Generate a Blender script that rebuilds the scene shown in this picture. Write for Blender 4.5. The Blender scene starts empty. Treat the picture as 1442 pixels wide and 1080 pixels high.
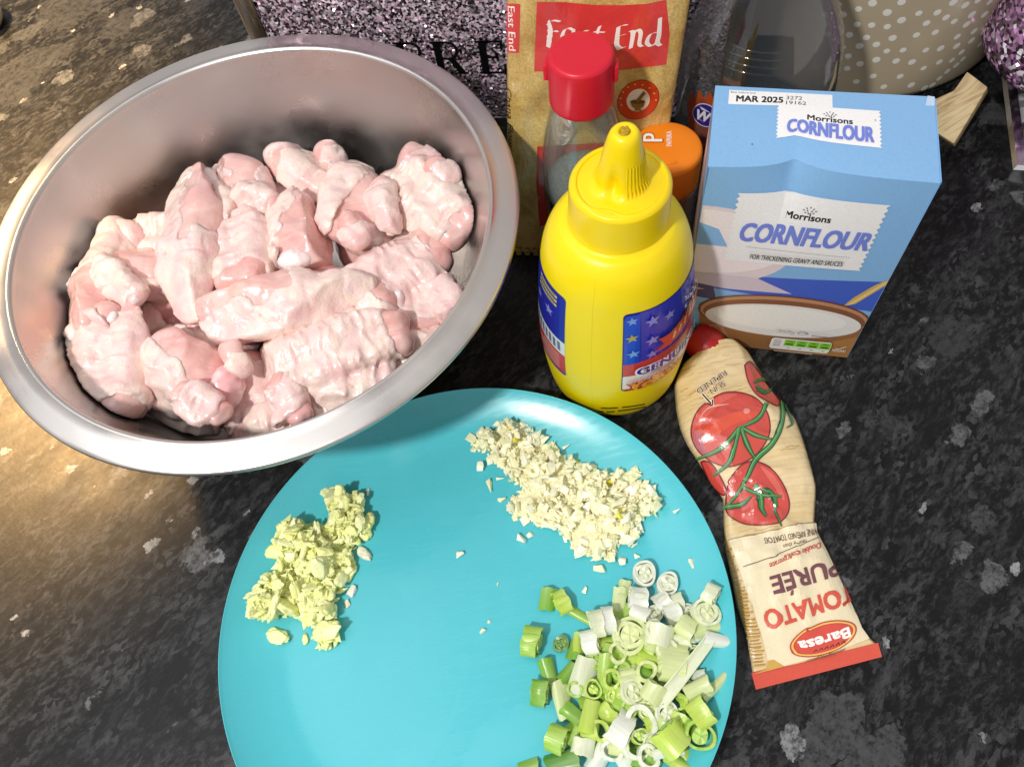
import bpy, bmesh, math, random
import numpy as np
from math import sin, cos, pi, radians
from mathutils import Vector, Matrix
from mathutils.geometry import delaunay_2d_cdt

# ------------------------------------------------------------------ camera, light, exposure
S_ = bpy.context.scene
COL = S_.collection
W, H, F = 1442.0, 1080.0, 1147.76            # photograph size and focal length in pixels
CAM = np.array([0.0, 0.0, 43.57])            # everything is written in centimetres, built in metres
RX = np.array([0.97871036, -0.18075067, -0.09723797])
UP = np.array([0.20524626, 0.86190389, 0.46367624])
FW = np.array([0.0, 0.47376247, -0.88065267])
cd = bpy.data.cameras.new('camera'); co = bpy.data.objects.new('camera', cd); COL.objects.link(co)
cd.sensor_fit = 'HORIZONTAL'; cd.sensor_width = 36.0; cd.lens = 36.0 * F / W
cd.clip_start = 0.01; cd.clip_end = 20.0
m = Matrix.Identity(4)
for i in range(3):
    m[i][0] = RX[i]; m[i][1] = UP[i]; m[i][2] = -FW[i]; m[i][3] = CAM[i] * .01
co.matrix_world = m
S_.camera = co

wd = bpy.data.worlds.new('World'); S_.world = wd; wd.use_nodes = True
bg = wd.node_tree.nodes['Background']
bg.inputs[0].default_value = (0.80, 0.77, 0.76, 1); bg.inputs[1].default_value = 0.68

def lamp(name, kind, loc, target, power, color, **kw):
    l = bpy.data.lights.new(name, kind); o = bpy.data.objects.new(name, l); COL.objects.link(o)
    o.location = Vector(loc) * .01
    o.rotation_euler = (Vector(target) - Vector(loc)).to_track_quat('-Z', 'Y').to_euler()
    l.energy = power; l.color = color
    for k, v in kw.items(): setattr(l, k, v)
    return o
lamp('ceiling_spot', 'AREA', (-68, -40, 133), (-4, 18, 0), 18.8, (1.0, 0.965, 0.92), shape='DISK', size=0.10)
lamp('sheen_fill_light', 'AREA', (-74, 48, 128), (-74, 48, 0), 4.3, (0.94, 0.97, 1.0), shape='SQUARE', size=0.95)  # added soft fill out of view: veils the left worktop, brightens the steel
lamp('warm_hood_lamp', 'SPOT', (-66, 72, 72), (-58, 52, 0), 165.0, (1.0, 0.60, 0.24), spot_size=radians(57), spot_blend=0.26, shadow_soft_size=0.06)

S_.view_settings.view_transform = 'Standard'; S_.view_settings.look = 'None'
S_.view_settings.exposure = 0.0; S_.view_settings.gamma = 1.0
S_.render.engine = 'CYCLES'
S_.cycles.max_bounces = 12; S_.cycles.transmission_bounces = 12; S_.cycles.transparent_max_bounces = 12
S_.cycles.caustics_reflective = False; S_.cycles.caustics_refractive = False
S_.cycles.sample_clamp_indirect = 4.0

rnd = random.Random(7)

# ------------------------------------------------------------------ geometry helpers
def proj(P):
    d = np.asarray(P, float) - CAM; z = d @ FW
    return np.stack([W/2 + F*(d @ RX)/z, H/2 - F*(d @ UP)/z], -1)
def at(px, py, z):
    """the point at height z (cm) seen at this place of the photograph"""
    d = FW + ((px - W/2)/F)*RX - ((py - H/2)/F)*UP
    return CAM + d * ((z - CAM[2]) / d[2])
def lin(c):
    out = []
    for v in c[:3]:
        v = v/255.0
        out.append(v/12.92 if v <= .04045 else ((v+.055)/1.055)**2.4)
    return (*out, 1.0)

ORG = {}
def empty(name, loc):
    o = bpy.data.objects.new(name, None); COL.objects.link(o); o.empty_display_size = .02
    o.location = Vector(loc) * .01; ORG[o.name] = Vector(loc); return o
def tag(o, label=None, cat=None, group=None, kind=None):
    if label: o['label'] = label
    if cat: o['category'] = cat
    if group: o['group'] = group
    if kind: o['kind'] = kind
    return o
def thing(name, label, cat, loc, group=None): return tag(empty(name, loc), label, cat, group)
def mesh_of(name, V, Fc, mat, smooth=True, col=None):
    me = bpy.data.meshes.new(name); me.from_pydata([tuple(v) for v in V], [], [tuple(f) for f in Fc]); me.update()
    if smooth: me.polygons.foreach_set('use_smooth', [True]*len(me.polygons))
    if mat is not None: me.materials.append(mat)
    if col is not None:
        a = me.color_attributes.new('Col', 'FLOAT_COLOR', 'POINT')
        a.data.foreach_set('color', np.asarray(col, np.float32).ravel())
    return me
def put(name, V, Fc, mat, parent=None, smooth=True, origin=None, col=None, sharp=None):
    """one mesh object from world-space centimetres"""
    V = np.asarray(V, float)
    if parent is not None: org = np.array(ORG[parent.name])
    elif origin is not None: org = np.asarray(origin, float)
    else: org = np.array([V[:,0].mean(), V[:,1].mean(), V[:,2].min()])
    me = mesh_of(name, (V-org)*.01, Fc, mat, smooth, col)
    o = bpy.data.objects.new(name, me); COL.objects.link(o); ORG[o.name] = Vector(org)
    if parent is not None: o.parent = parent
    else: o.location = Vector(org)*.01
    if sharp is not None: me.set_sharp_from_angle(angle=radians(sharp))
    return o
def lathe(prof, cx, cy, n=96, z0=0.0):
    V = []; Fc = []
    for r, z in prof:
        for k in range(n):
            a = 2*pi*k/n; V.append((cx+r*cos(a), cy+r*sin(a), z0+z))
    for i in range(len(prof)-1):
        for k in range(n):
            k2 = (k+1) % n
            Fc.append((i*n+k, i*n+k2, (i+1)*n+k2, (i+1)*n+k))
    if prof[0][0] > 1e-6: Fc.append(tuple(range(n))[::-1])
    if prof[-1][0] > 1e-6: Fc.append(tuple((len(prof)-1)*n+k for k in range(n)))
    return V, Fc
def smooth_prof(pts, n=6):
    """Catmull-Rom through the profile points"""
    P = [np.array(p, float) for p in pts]; out = []
    for i in range(len(P)-1):
        p0 = P[max(i-1,0)]; p1 = P[i]; p2 = P[i+1]; p3 = P[min(i+2, len(P)-1)]
        for k in range(n):
            t = k/n
            out.append(tuple(.5*((2*p1)+(-p0+p2)*t+(2*p0-5*p1+4*p2-p3)*t*t+(-p0+3*p1-3*p2+p3)*t**3)))
    out.append(tuple(P[-1])); return [(max(a,0.0), b) for a, b in out]
def clean(o):
    bm = bmesh.new(); bm.from_mesh(o.data)
    bmesh.ops.remove_doubles(bm, verts=bm.verts, dist=1e-6); bmesh.ops.recalc_face_normals(bm, faces=bm.faces)
    bm.to_mesh(o.data); bm.free(); return o
def prism(poly, dvec):
    """closed prism: polygon of 3-D points swept by dvec"""
    P = [np.asarray(p, float) for p in poly]; n = len(P); d = np.asarray(dvec, float)
    V = P + [p+d for p in P]
    Fc = [tuple(range(n)), tuple(range(2*n-1, n-1, -1))] + [(i, i+n, (i+1) % n+n, (i+1) % n) for i in range(n)]
    return V, Fc
def bevel(o, w, seg=2, angle=30):
    bm = bmesh.new(); bm.from_mesh(o.data)
    bmesh.ops.recalc_face_normals(bm, faces=bm.faces)
    ed = [e for e in bm.edges if len(e.link_faces) == 2 and e.calc_face_angle() > radians(angle)]
    bmesh.ops.bevel(bm, geom=ed, offset=w*.01, segments=seg, profile=.5, affect='EDGES')
    bm.to_mesh(o.data); bm.free()
    o.data.polygons.foreach_set('use_smooth', [True]*len(o.data.polygons)); o.data.set_sharp_from_angle(angle=radians(35))
    return o

# ------------------------------------------------------------------ materials
def mat(name):
    mt = bpy.data.materials.new(name); mt.use_nodes = True
    nt = mt.node_tree; b = nt.nodes['Principled BSDF']; return mt, nt, b
def N(nt, kind, **kw):
    n = nt.nodes.new(kind)
    for k, v in kw.items():
        if k in ('operation', 'data_type', 'blend_type', 'feature', 'distance', 'attribute_name', 'attribute_type', 'noise_type', 'invert', 'wave_type', 'bands_direction', 'noise_dimensions', 'voronoi_dimensions'): setattr(n, k, v)
        else: n.inputs[k].default_value = v
    return n
def coords(nt, scale=(1,1,1), rot=(0,0,0), kind='Object'):
    tc = nt.nodes.new('ShaderNodeTexCoord'); mp = nt.nodes.new('ShaderNodeMapping')
    mp.inputs['Scale'].default_value = scale; mp.inputs['Rotation'].default_value = rot
    nt.links.new(tc.outputs[kind], mp.inputs['Vector']); return mp.outputs['Vector']
def ramp(nt, fac, stops):
    r = nt.nodes.new('ShaderNodeValToRGB'); e = r.color_ramp.elements
    while len(e) < len(stops): e.new(.5)
    for x, (p, c) in zip(e, stops): x.position = p; x.color = c if len(c) == 4 else (*c, 1)
    nt.links.new(fac, r.inputs[0]); return r.outputs[0]
def mix(nt, fac, a, b, blend='MIX'):
    n = nt.nodes.new('ShaderNodeMix'); n.data_type = 'RGBA'; n.blend_type = blend
    for s, v in ((0, fac), (6, a), (7, b)):
        if hasattr(v, 'node'): nt.links.new(v, n.inputs[s])
        else: n.inputs[s].default_value = v if s == 0 else ((*v, 1) if len(v) == 3 else v)
    return n.outputs[2]
def bump(nt, b, h, strength=.3, dist=.001, chain=None):
    n = nt.nodes.new('ShaderNodeBump'); n.inputs['Strength'].default_value = strength; n.inputs['Distance'].default_value = dist
    nt.links.new(h, n.inputs['Height'])
    if chain is not None: nt.links.new(chain, n.inputs['Normal'])
    nt.links.new(n.outputs[0], b.inputs['Normal']); return n.outputs[0]
def setp(b, **kw):
    for k, v in kw.items(): b.inputs[k.replace('_', ' ')].default_value = v
def plastic(name, c, rough=.35, sss=0.0, coat=0.0, noise=.06, bumpy=.0):
    mt, nt, b = mat(name); v = coords(nt)
    n = N(nt, 'ShaderNodeTexNoise', Scale=60.0, Detail=6.0); nt.links.new(v, n.inputs['Vector'])
    c = lin(c); d = tuple(x*(1-noise*2) for x in c[:3])
    nt.links.new(mix(nt, n.outputs[0], d, c), b.inputs['Base Color'])
    r = N(nt, 'ShaderNodeMapRange', **{'To Min': rough*.8, 'To Max': rough*1.25}); nt.links.new(n.outputs[0], r.inputs[0]); nt.links.new(r.outputs[0], b.inputs['Roughness'])
    setp(b, Subsurface_Weight=sss, Subsurface_Scale=.004, Coat_Weight=coat, Coat_Roughness=.12)
    if bumpy:
        n2 = N(nt, 'ShaderNodeTexNoise', Scale=bumpy, Detail=3.0); nt.links.new(v, n2.inputs['Vector']); bump(nt, b, n2.outputs[0], .12, .0006)
    return mt
def printed(name, rough, coat=0.0, grain=.04, wrinkle=0.0):
    """flat print: each patch carries its own ink colour"""
    mt, nt, b = mat(name)
    a = N(nt, 'ShaderNodeVertexColor'); a.layer_name = 'Col'
    v = coords(nt); n = N(nt, 'ShaderNodeTexNoise', Scale=900.0, Detail=3.0); nt.links.new(v, n.inputs['Vector'])
    g = ramp(nt, n.outputs[0], [(0.3, (1-grain*2,)*3), (0.7, (1.0, 1.0, 1.0))])
    nt.links.new(mix(nt, 1.0, a.outputs[0], g, 'MULTIPLY'), b.inputs['Base Color'])
    setp(b, Roughness=rough, Coat_Weight=coat, Coat_Roughness=.1)
    if wrinkle:
        n2 = N(nt, 'ShaderNodeTexNoise', Scale=45.0, Detail=4.0, Distortion=1.2); nt.links.new(v, n2.inputs['Vector']); bump(nt, b, n2.outputs[0], wrinkle, .004)
    return mt
M = {}
def m_counter():
    mt, nt, b = mat('dark_mottled_laminate')
    base = coords(nt, (1, 1, 1), (0, 0, radians(-38)))
    wob = N(nt, 'ShaderNodeTexNoise', Scale=14.0, Detail=5.0); nt.links.new(base, wob.inputs['Vector'])
    off = nt.nodes.new('ShaderNodeVectorMath'); off.operation = 'MULTIPLY_ADD'
    nt.links.new(wob.outputs[1], off.inputs[0]); off.inputs[1].default_value = (.018, .018, .018); nt.links.new(base, off.inputs[2])
    mp = nt.nodes.new('ShaderNodeMapping'); mp.inputs['Scale'].default_value = (1.0, 2.3, 1); nt.links.new(off.outputs[0], mp.inputs['Vector'])
    def noise(sc, det, rough=.6, dist=0.0, src=None):
        n = N(nt, 'ShaderNodeTexNoise', Scale=sc, Detail=det, Roughness=rough, Distortion=dist); nt.links.new(src or mp.outputs[0], n.inputs['Vector']); return n.outputs[0]
    clouds = ramp(nt, noise(26, 12, .78, .12), [(0.40, (0.003, 0.0034, 0.0038)), (0.54, (0.006, 0.0066, 0.0072)), (0.64, (0.026, 0.027, 0.0285)), (0.74, (0.075, 0.077, 0.080))])
    fine = ramp(nt, noise(100, 10, .8, .2), [(0.49, (0, 0, 0)), (0.60, (1, 1, 1))])
    c1 = mix(nt, fine, clouds, (0.044, 0.045, 0.047))
    # gate the fine grey so it comes and goes over the worktop
    gate = ramp(nt, noise(9, 3), [(0.36, (0.15,)*3), (0.56, (1, 1, 1))]); c1 = mix(nt, gate, clouds, c1)
    # separate pale flakes: irregular cells, only a few of which are light
    def flakes(sc, pick, size, c, cur, seed):
        mpf = nt.nodes.new('ShaderNodeMapping'); mpf.inputs['Scale'].default_value = (1.0, 1.7, 1); mpf.inputs['Location'].default_value = (seed, seed*.37, 0)
        o2 = nt.nodes.new('ShaderNodeVectorMath'); o2.operation = 'MULTIPLY_ADD'
        w2 = N(nt, 'ShaderNodeTexNoise', Scale=sc*1.5, Detail=6.0, Roughness=.7); nt.links.new(base, w2.inputs['Vector'])
        nt.links.new(w2.outputs[1], o2.inputs[0]); k = .9/sc; o2.inputs[1].default_value = (k, k, k); nt.links.new(base, o2.inputs[2]); nt.links.new(o2.outputs[0], mpf.inputs['Vector'])
        vo = N(nt, 'ShaderNodeTexVoronoi', Scale=sc); nt.links.new(mpf.outputs[0], vo.inputs['Vector'])
        sep = nt.nodes.new('ShaderNodeSeparateColor'); nt.links.new(vo.outputs['Color'], sep.inputs[0])
        g1 = N(nt, 'ShaderNodeMath', operation='GREATER_THAN'); nt.links.new(sep.outputs[0], g1.inputs[0]); g1.inputs[1].default_value = pick
        szv = N(nt, 'ShaderNodeMath', operation='MULTIPLY'); nt.links.new(sep.outputs[1], szv.inputs[0]); szv.inputs[1].default_value = size
        g2 = N(nt, 'ShaderNodeMapRange', **{'From Min': 0.0, 'From Max': 0.025, 'To Min': 0.0, 'To Max': 1.0})
        sub = N(nt, 'ShaderNodeMath', operation='SUBTRACT'); nt.links.new(szv.outputs[0], sub.inputs[0]); nt.links.new(vo.outputs['Distance'], sub.inputs[1]); nt.links.new(sub.outputs[0], g2.inputs[0])
        mm = N(nt, 'ShaderNodeMath', operation='MULTIPLY'); nt.links.new(g1.outputs[0], mm.inputs[0]); nt.links.new(g2.outputs[0], mm.inputs[1])
        tx = ramp(nt, noise(190, 7, .8, 0, base), [(0.40, (0.12,)*3), (0.56, (1, 1, 1))])
        m2 = N(nt, 'ShaderNodeMath', operation='MULTIPLY'); nt.links.new(mm.outputs[0], m2.inputs[0]); nt.links.new(tx, m2.inputs[1])
        return mix(nt, m2.outputs[0], cur, c)
    c2 = flakes(14, .70, .62, (0.040, 0.042, 0.044), c1, 6.7)
    c2 = flakes(22, .72, .56, (0.062, 0.065, 0.068), c2, 3.1)
    c2 = flakes(19, .93, .50, (0.120, 0.126, 0.130), c2, 8.4)
    c2 = flakes(34, .84, .52, (0.115, 0.12, 0.124), c2, 5.3)
    c2 = flakes(48, .955, .45, (0.23, 0.24, 0.245), c2, 1.7)
    c2 = flakes(95, .965, .5, (0.30, 0.305, 0.31), c2, 9.2)
    mpv = nt.nodes.new('ShaderNodeMapping'); mpv.inputs['Scale'].default_value = (1.0, 1.8, 1); nt.links.new(off.outputs[0], mpv.inputs['Vector'])
    vs = N(nt, 'ShaderNodeTexVoronoi', Scale=260.0); nt.links.new(mpv.outputs[0], vs.inputs['Vector']); ss = nt.nodes.new('ShaderNodeSeparateColor'); nt.links.new(vs.outputs['Color'], ss.inputs[0])
    sg = ramp(nt, noise(34, 6, .7), [(0.46, (0, 0, 0)), (0.62, (1, 1, 1))]); spk = ramp(nt, ss.outputs[0], [(0.60, (0, 0, 0)), (0.64, (.5,)*3), (0.9, (1, 1, 1))])
    c2 = mix(nt, mix(nt, 1.0, sg, spk, 'MULTIPLY'), c2, (0.052, 0.054, 0.057))
    nt.links.new(c2, b.inputs['Base Color'])
    rr = ramp(nt, noise(30, 5), [(0.3, (0.34,)*3), (0.7, (0.46,)*3)]); nt.links.new(rr, b.inputs['Roughness'])
    setp(b, Specular_IOR_Level=.23)
    bump(nt, b, noise(260, 5, .6, 0, base), .10, .0008)
    return mt
M['counter'] = m_counter()
def m_steel(name, rough=.27, c=(0.60, 0.57, 0.555)):
    mt, nt, b = mat(name); tc = nt.nodes.new('ShaderNodeTexCoord')
    sep = nt.nodes.new('ShaderNodeSeparateXYZ'); nt.links.new(tc.outputs['Object'], sep.inputs[0])
    ln = N(nt, 'ShaderNodeVectorMath', operation='LENGTH'); nt.links.new(tc.outputs['Object'], ln.inputs[0])
    cmb = nt.nodes.new('ShaderNodeCombineXYZ'); nt.links.new(ln.outputs['Value'], cmb.inputs[0]); nt.links.new(sep.outputs[2], cmb.inputs[2])
    fine = N(nt, 'ShaderNodeTexNoise', Scale=1500.0, Detail=3.0); nt.links.new(cmb.outputs[0], fine.inputs['Vector'])
    sm = N(nt, 'ShaderNodeTexNoise', Scale=26.0, Detail=5.0); nt.links.new(tc.outputs['Object'], sm.inputs['Vector'])
    r = N(nt, 'ShaderNodeMapRange', **{'From Min': .3, 'From Max': .7, 'To Min': rough*.7, 'To Max': rough*1.5}); nt.links.new(sm.outputs[0], r.inputs[0]); nt.links.new(r.outputs[0], b.inputs['Roughness'])
    setp(b, Metallic=1.0); b.inputs['Base Color'].default_value = (*c, 1)
    bump(nt, b, fine.outputs[0], .10, .0004)
    return mt
M['steel'] = m_steel('brushed_steel', .29, (0.67, 0.635, 0.61))
M['chrome'] = m_steel('mirror_chrome', .07, (0.72, 0.72, 0.74))
def m_glitter(name, scale, tint, dark):
    mt, nt, b = mat(name); v = coords(nt)
    vo = N(nt, 'ShaderNodeTexVoronoi', Scale=scale); nt.links.new(v, vo.inputs['Vector'])
    g = nt.nodes.new('ShaderNodeNewGeometry')
    s = N(nt, 'ShaderNodeVectorMath', operation='MULTIPLY_ADD'); nt.links.new(vo.outputs['Color'], s.inputs[0]); s.inputs[1].default_value = (1.9, 1.9, 1.9); s.inputs[2].default_value = (-.95, -.95, -.95)
    a = N(nt, 'ShaderNodeVectorMath', operation='ADD'); nt.links.new(g.outputs['Normal'], a.inputs[0]); nt.links.new(s.outputs[0], a.inputs[1])
    n = N(nt, 'ShaderNodeVectorMath', operation='NORMALIZE'); nt.links.new(a.outputs[0], n.inputs[0]); nt.links.new(n.outputs[0], b.inputs['Normal'])
    sep = nt.nodes.new('ShaderNodeSeparateColor'); nt.links.new(vo.outputs['Color'], sep.inputs[0])
    c = ramp(nt, sep.outputs[0], [(0.0, dark), (0.14, dark), (0.30, tint), (0.66, tint), (0.84, (0.96, 0.93, 0.97))])
    nt.links.new(c, b.inputs['Base Color']); setp(b, Metallic=.38, Roughness=.20)
    return mt
M['glitter'] = m_glitter('lilac_glitter', 680.0, (0.70, 0.50, 0.63), (0.035, 0.02, 0.035))
M['glitter2'] = m_glitter('purple_glitter', 430.0, (0.60, 0.30, 0.58), (0.06, 0.02, 0.06))
M['crystal'] = m_glitter('mirror_crystals', 160.0, (0.80, 0.80, 0.82), (0.16, 0.16, 0.17))
M['silver'] = m_steel('silvered_glass', .16, (0.90, 0.90, 0.91))
M['yellow'] = plastic('yellow_plastic', (244, 218, 6), .34, .12, 0, .02, 260)
M['yellow_cap'] = plastic('yellow_cap_plastic', (244, 213, 4), .30, .12, 0, .02)
M['yellow_dark'] = plastic('mustard_residue', (176, 140, 20), .5)
M['red_cap'] = plastic('red_plastic', (208, 18, 48), .36, .05, 0, .04, 180)
M['orange_cap'] = plastic('orange_plastic', (246, 136, 14), .38, .08, 0, .03)
M['red'] = plastic('red_tube_cap', (176, 18, 22), .35)
M['plate'] = plastic('turquoise_melamine', (80, 191, 205), .28, 0, .05, .02)
def wear(mt):
    nt = mt.node_tree; b = nt.nodes['Principled BSDF']; v = coords(nt, (9, 60, 9), (0, 0, radians(24))); n = N(nt, 'ShaderNodeTexNoise', Scale=6.0, Detail=8.0, Roughness=.7); nt.links.new(v, n.inputs['Vector'])
    v2 = coords(nt); n2 = N(nt, 'ShaderNodeTexNoise', Scale=16.0, Detail=4.0, Distortion=1.0); nt.links.new(v2, n2.inputs['Vector'])
    r1 = ramp(nt, n.outputs[0], [(0.45, (.20,)*3), (0.62, (.32,)*3)]); r2 = ramp(nt, n2.outputs[0], [(0.50, (0, 0, 0)), (0.60, (.22,)*3)])
    nt.links.new(mix(nt, 1.0, r1, r2, 'ADD'), b.inputs['Roughness']); bump(nt, b, n.outputs[0], .015, .0004)
wear(M['plate'])
M['cream_enamel'] = plastic('cream_enamel', (190, 176, 150), .32, 0, .3, .05)
M['white_paint'] = plastic('white_paint', (240, 238, 230), .4)
M['cream_china'] = plastic('cream_china', (214, 190, 150), .3)
M['black_paint'] = plastic('black_print', (8, 8, 10), .4)
M['card'] = printed('printed_card', .48)
M['film'] = printed('printed_film', .24, .8, .03, .28)
M['sticker'] = printed('printed_sticker', .3, .2)
def m_powder(name, a, bcol, rough=.8, sc=700.0):
    mt, nt, b = mat(name); v = coords(nt); n = N(nt, 'ShaderNodeTexNoise', Scale=sc, Detail=6.0); nt.links.new(v, n.inputs['Vector'])
    nt.links.new(ramp(nt, n.outputs[0], [(0.3, lin(a)), (0.7, lin(bcol))]), b.inputs['Base Color']); setp(b, Roughness=rough); bump(nt, b, n.outputs[0], .5, .001); return mt
M['paprika'] = m_powder('paprika_powder', (120, 20, 6), (176, 44, 12))
M['pepper'] = m_powder('grey_white_seasoning', (104, 110, 108), (150, 156, 152))
def m_glass(name, c, rough=.02, ior=1.45):
    mt, nt, b = mat(name); b.inputs['Base Color'].default_value = (*c, 1)
    setp(b, Transmission_Weight=1.0, Roughness=rough, IOR=ior)
    v = coords(nt); n = N(nt, 'ShaderNodeTexNoise', Scale=35.0, Detail=2.0); nt.links.new(v, n.inputs['Vector']); bump(nt, b, n.outputs[0], .08, .002)
    return mt
M['glass'] = m_glass('clear_glass', (0.95, 0.97, 0.96))
def m_clear(name, tint, lo, hi, body, rough, bstr):
    mt, nt, b = mat(name); out = nt.nodes['Material Output']
    tr = N(nt, 'ShaderNodeBsdfTransparent'); tr.inputs[0].default_value = (*tint, 1)
    setp(b, Roughness=rough, Specular_IOR_Level=.9); b.inputs['Base Color'].default_value = (*body, 1)
    v = coords(nt); n = N(nt, 'ShaderNodeTexNoise', Scale=40.0, Detail=4.0); nt.links.new(v, n.inputs['Vector']); bump(nt, b, n.outputs[0], bstr, .003)
    lw = N(nt, 'ShaderNodeLayerWeight', Blend=.30); mp = N(nt, 'ShaderNodeMapRange', **{'To Min': lo, 'To Max': hi}); nt.links.new(lw.outputs['Facing'], mp.inputs[0])
    mx = nt.nodes.new('ShaderNodeMixShader'); nt.links.new(mp.outputs[0], mx.inputs[0]); nt.links.new(tr.outputs[0], mx.inputs[1]); nt.links.new(b.outputs[0], mx.inputs[2])
    gl = N(nt, 'ShaderNodeBsdfGlossy', Roughness=rough); l2 = N(nt, 'ShaderNodeLayerWeight', Blend=.5); pw = N(nt, 'ShaderNodeMath', operation='POWER'); nt.links.new(l2.outputs['Facing'], pw.inputs[0]); pw.inputs[1].default_value = 4.0; fr = N(nt, 'ShaderNodeMapRange', **{'To Min': .06, 'To Max': .85}); nt.links.new(pw.outputs[0], fr.inputs[0]); nt.links.new(b.inputs['Normal'].links[0].from_socket, gl.inputs['Normal'])
    m3 = nt.nodes.new('ShaderNodeMixShader'); nt.links.new(fr.outputs[0], m3.inputs[0]); nt.links.new(mx.outputs[0], m3.inputs[1]); nt.links.new(gl.outputs[0], m3.inputs[2]); nt.links.new(m3.outputs[0], out.inputs[0]); return mt
M['clear_plastic'] = m_clear('clear_plastic', (.91, .915, .92), .02, .60, (.22, .225, .22), .06, .08)
M['glass'] = m_clear('clear_glass', (.96, .975, .97), .03, .40, (.42, .45, .43), .05, .10)
def m_wood():
    mt, nt, b = mat('pale_pine'); v = coords(nt, (3, 22, 3), (0, 0, radians(50)))
    n = N(nt, 'ShaderNodeTexNoise', Scale=14.0, Detail=6.0, Distortion=1.0); nt.links.new(v, n.inputs['Vector'])
    nt.links.new(ramp(nt, n.outputs[0], [(0.3, lin((150, 122, 78))), (0.55, lin((202, 180, 136))), (0.8, lin((214, 194, 152)))]), b.inputs['Base Color']); setp(b, Roughness=.6); bump(nt, b, n.outputs[0], .2, .001); return mt
M['wood'] = m_wood()
def m_bag():
    mt, nt, b = mat('film_over_gram_flour'); v = coords(nt)
    n = N(nt, 'ShaderNodeTexNoise', Scale=55.0, Detail=7.0); nt.links.new(v, n.inputs['Vector'])
    g = N(nt, 'ShaderNodeTexNoise', Scale=900.0, Detail=2.0); nt.links.new(v, g.inputs['Vector'])
    c = ramp(nt, n.outputs[0], [(0.3, lin((182, 142, 74))), (0.55, lin((212, 180, 108))), (0.8, lin((224, 204, 142)))])
    gg = ramp(nt, g.outputs[0], [(0.35, (.72, .72, .72)), (0.65, (1, 1, 1))])
    nt.links.new(mix(nt, 1.0, c, gg, 'MULTIPLY'), b.inputs['Base Color']); setp(b, Roughness=.35, Coat_Weight=.7, Coat_Roughness=.1)
    w = N(nt, 'ShaderNodeTexNoise', Scale=28.0, Detail=5.0, Distortion=2.0); nt.links.new(coords(nt, (2.2, 2.2, .7)), w.inputs['Vector']); bump(nt, b, w.outputs[0], .35, .006)
    return mt
M['bag'] = m_bag()
def m_flesh(name, cols, rough, sss, pore, sc):
    mt, nt, b = mat(name); v = coords(nt)
    n = N(nt, 'ShaderNodeTexNoise', Scale=sc, Detail=5.0, Distortion=.8); nt.links.new(v, n.inputs['Vector'])
    oi = nt.nodes.new('ShaderNodeObjectInfo'); sh_ = N(nt, 'ShaderNodeMapRange', **{'To Min': -.10, 'To Max': .09}); nt.links.new(oi.outputs['Random'], sh_.inputs[0])
    ad = N(nt, 'ShaderNodeMath', operation='ADD'); nt.links.new(n.outputs[0], ad.inputs[0]); nt.links.new(sh_.outputs[0], ad.inputs[1])
    c = ramp(nt, ad.outputs[0], cols)
    gr = N(nt, 'ShaderNodeTexNoise', Scale=90.0, Detail=6.0, Distortion=2.5); nt.links.new(coords(nt, (.25, 1, 1)), gr.inputs['Vector'])
    c = mix(nt, ramp(nt, gr.outputs[0], [(0.48, (0, 0, 0)), (0.62, (.22,)*3)]), c, (0.90, 0.78, 0.74))
    bl = N(nt, 'ShaderNodeTexNoise', Scale=26.0, Detail=3.0); nt.links.new(coords(nt, (1, 1.4, 1)), bl.inputs['Vector'])
    c = mix(nt, ramp(nt, bl.outputs[0], [(0.56, (0, 0, 0)), (0.70, (.55,)*3)]), c, (0.80, 0.42, 0.42))
    c = mix(nt, ramp(nt, bl.outputs[0], [(0.28, (.5,)*3), (0.40, (0, 0, 0))]), c, (0.88, 0.76, 0.56))
    sp = N(nt, 'ShaderNodeTexNoise', Scale=120.0, Detail=4.0); nt.links.new(v, sp.inputs['Vector'])
    c = mix(nt, ramp(nt, sp.outputs[0], [(0.66, (0, 0, 0)), (0.76, (.55,)*3)]), c, (0.62, 0.20, 0.20))
    nt.links.new(c, b.inputs['Base Color'])
    setp(b, Roughness=rough, Subsurface_Weight=sss, Subsurface_Scale=.004, Coat_Weight=.5, Coat_Roughness=.14)
    b.inputs['Subsurface Radius'].default_value = (1.0, .42, .32)
    p = N(nt, 'ShaderNodeTexVoronoi', Scale=pore); nt.links.new(v, p.inputs['Vector'])
    k = bump(nt, b, p.outputs['Distance'], .25 if pore > 400 else .12, .0006)
    q = N(nt, 'ShaderNodeTexNoise', Scale=170.0, Detail=5.0); nt.links.new(v, q.inputs['Vector'])
    bump(nt, b, q.outputs[0], .30, .0018, k)
    return mt
M['skin'] = m_flesh('raw_chicken_skin', [(0.30, (0.82, 0.54, 0.53)), (0.45, (0.85, 0.63, 0.59)), (0.60, (0.88, 0.71, 0.62)), (0.75, (0.81, 0.58, 0.58))], .36, .28, 640.0, 40.0)
M['meat'] = m_flesh('raw_chicken_meat', [(0.30, (0.74, 0.37, 0.34)), (0.50, (0.80, 0.47, 0.43)), (0.72, (0.84, 0.58, 0.54))], .27, .32, 260.0, 30.0)
M['bone'] = m_flesh('raw_cartilage', [(0.30, (0.86, 0.80, 0.80)), (0.52, (0.88, 0.78, 0.77)), (0.66, (0.82, 0.46, 0.48))], .25, .35, 300.0, 70.0)
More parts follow.
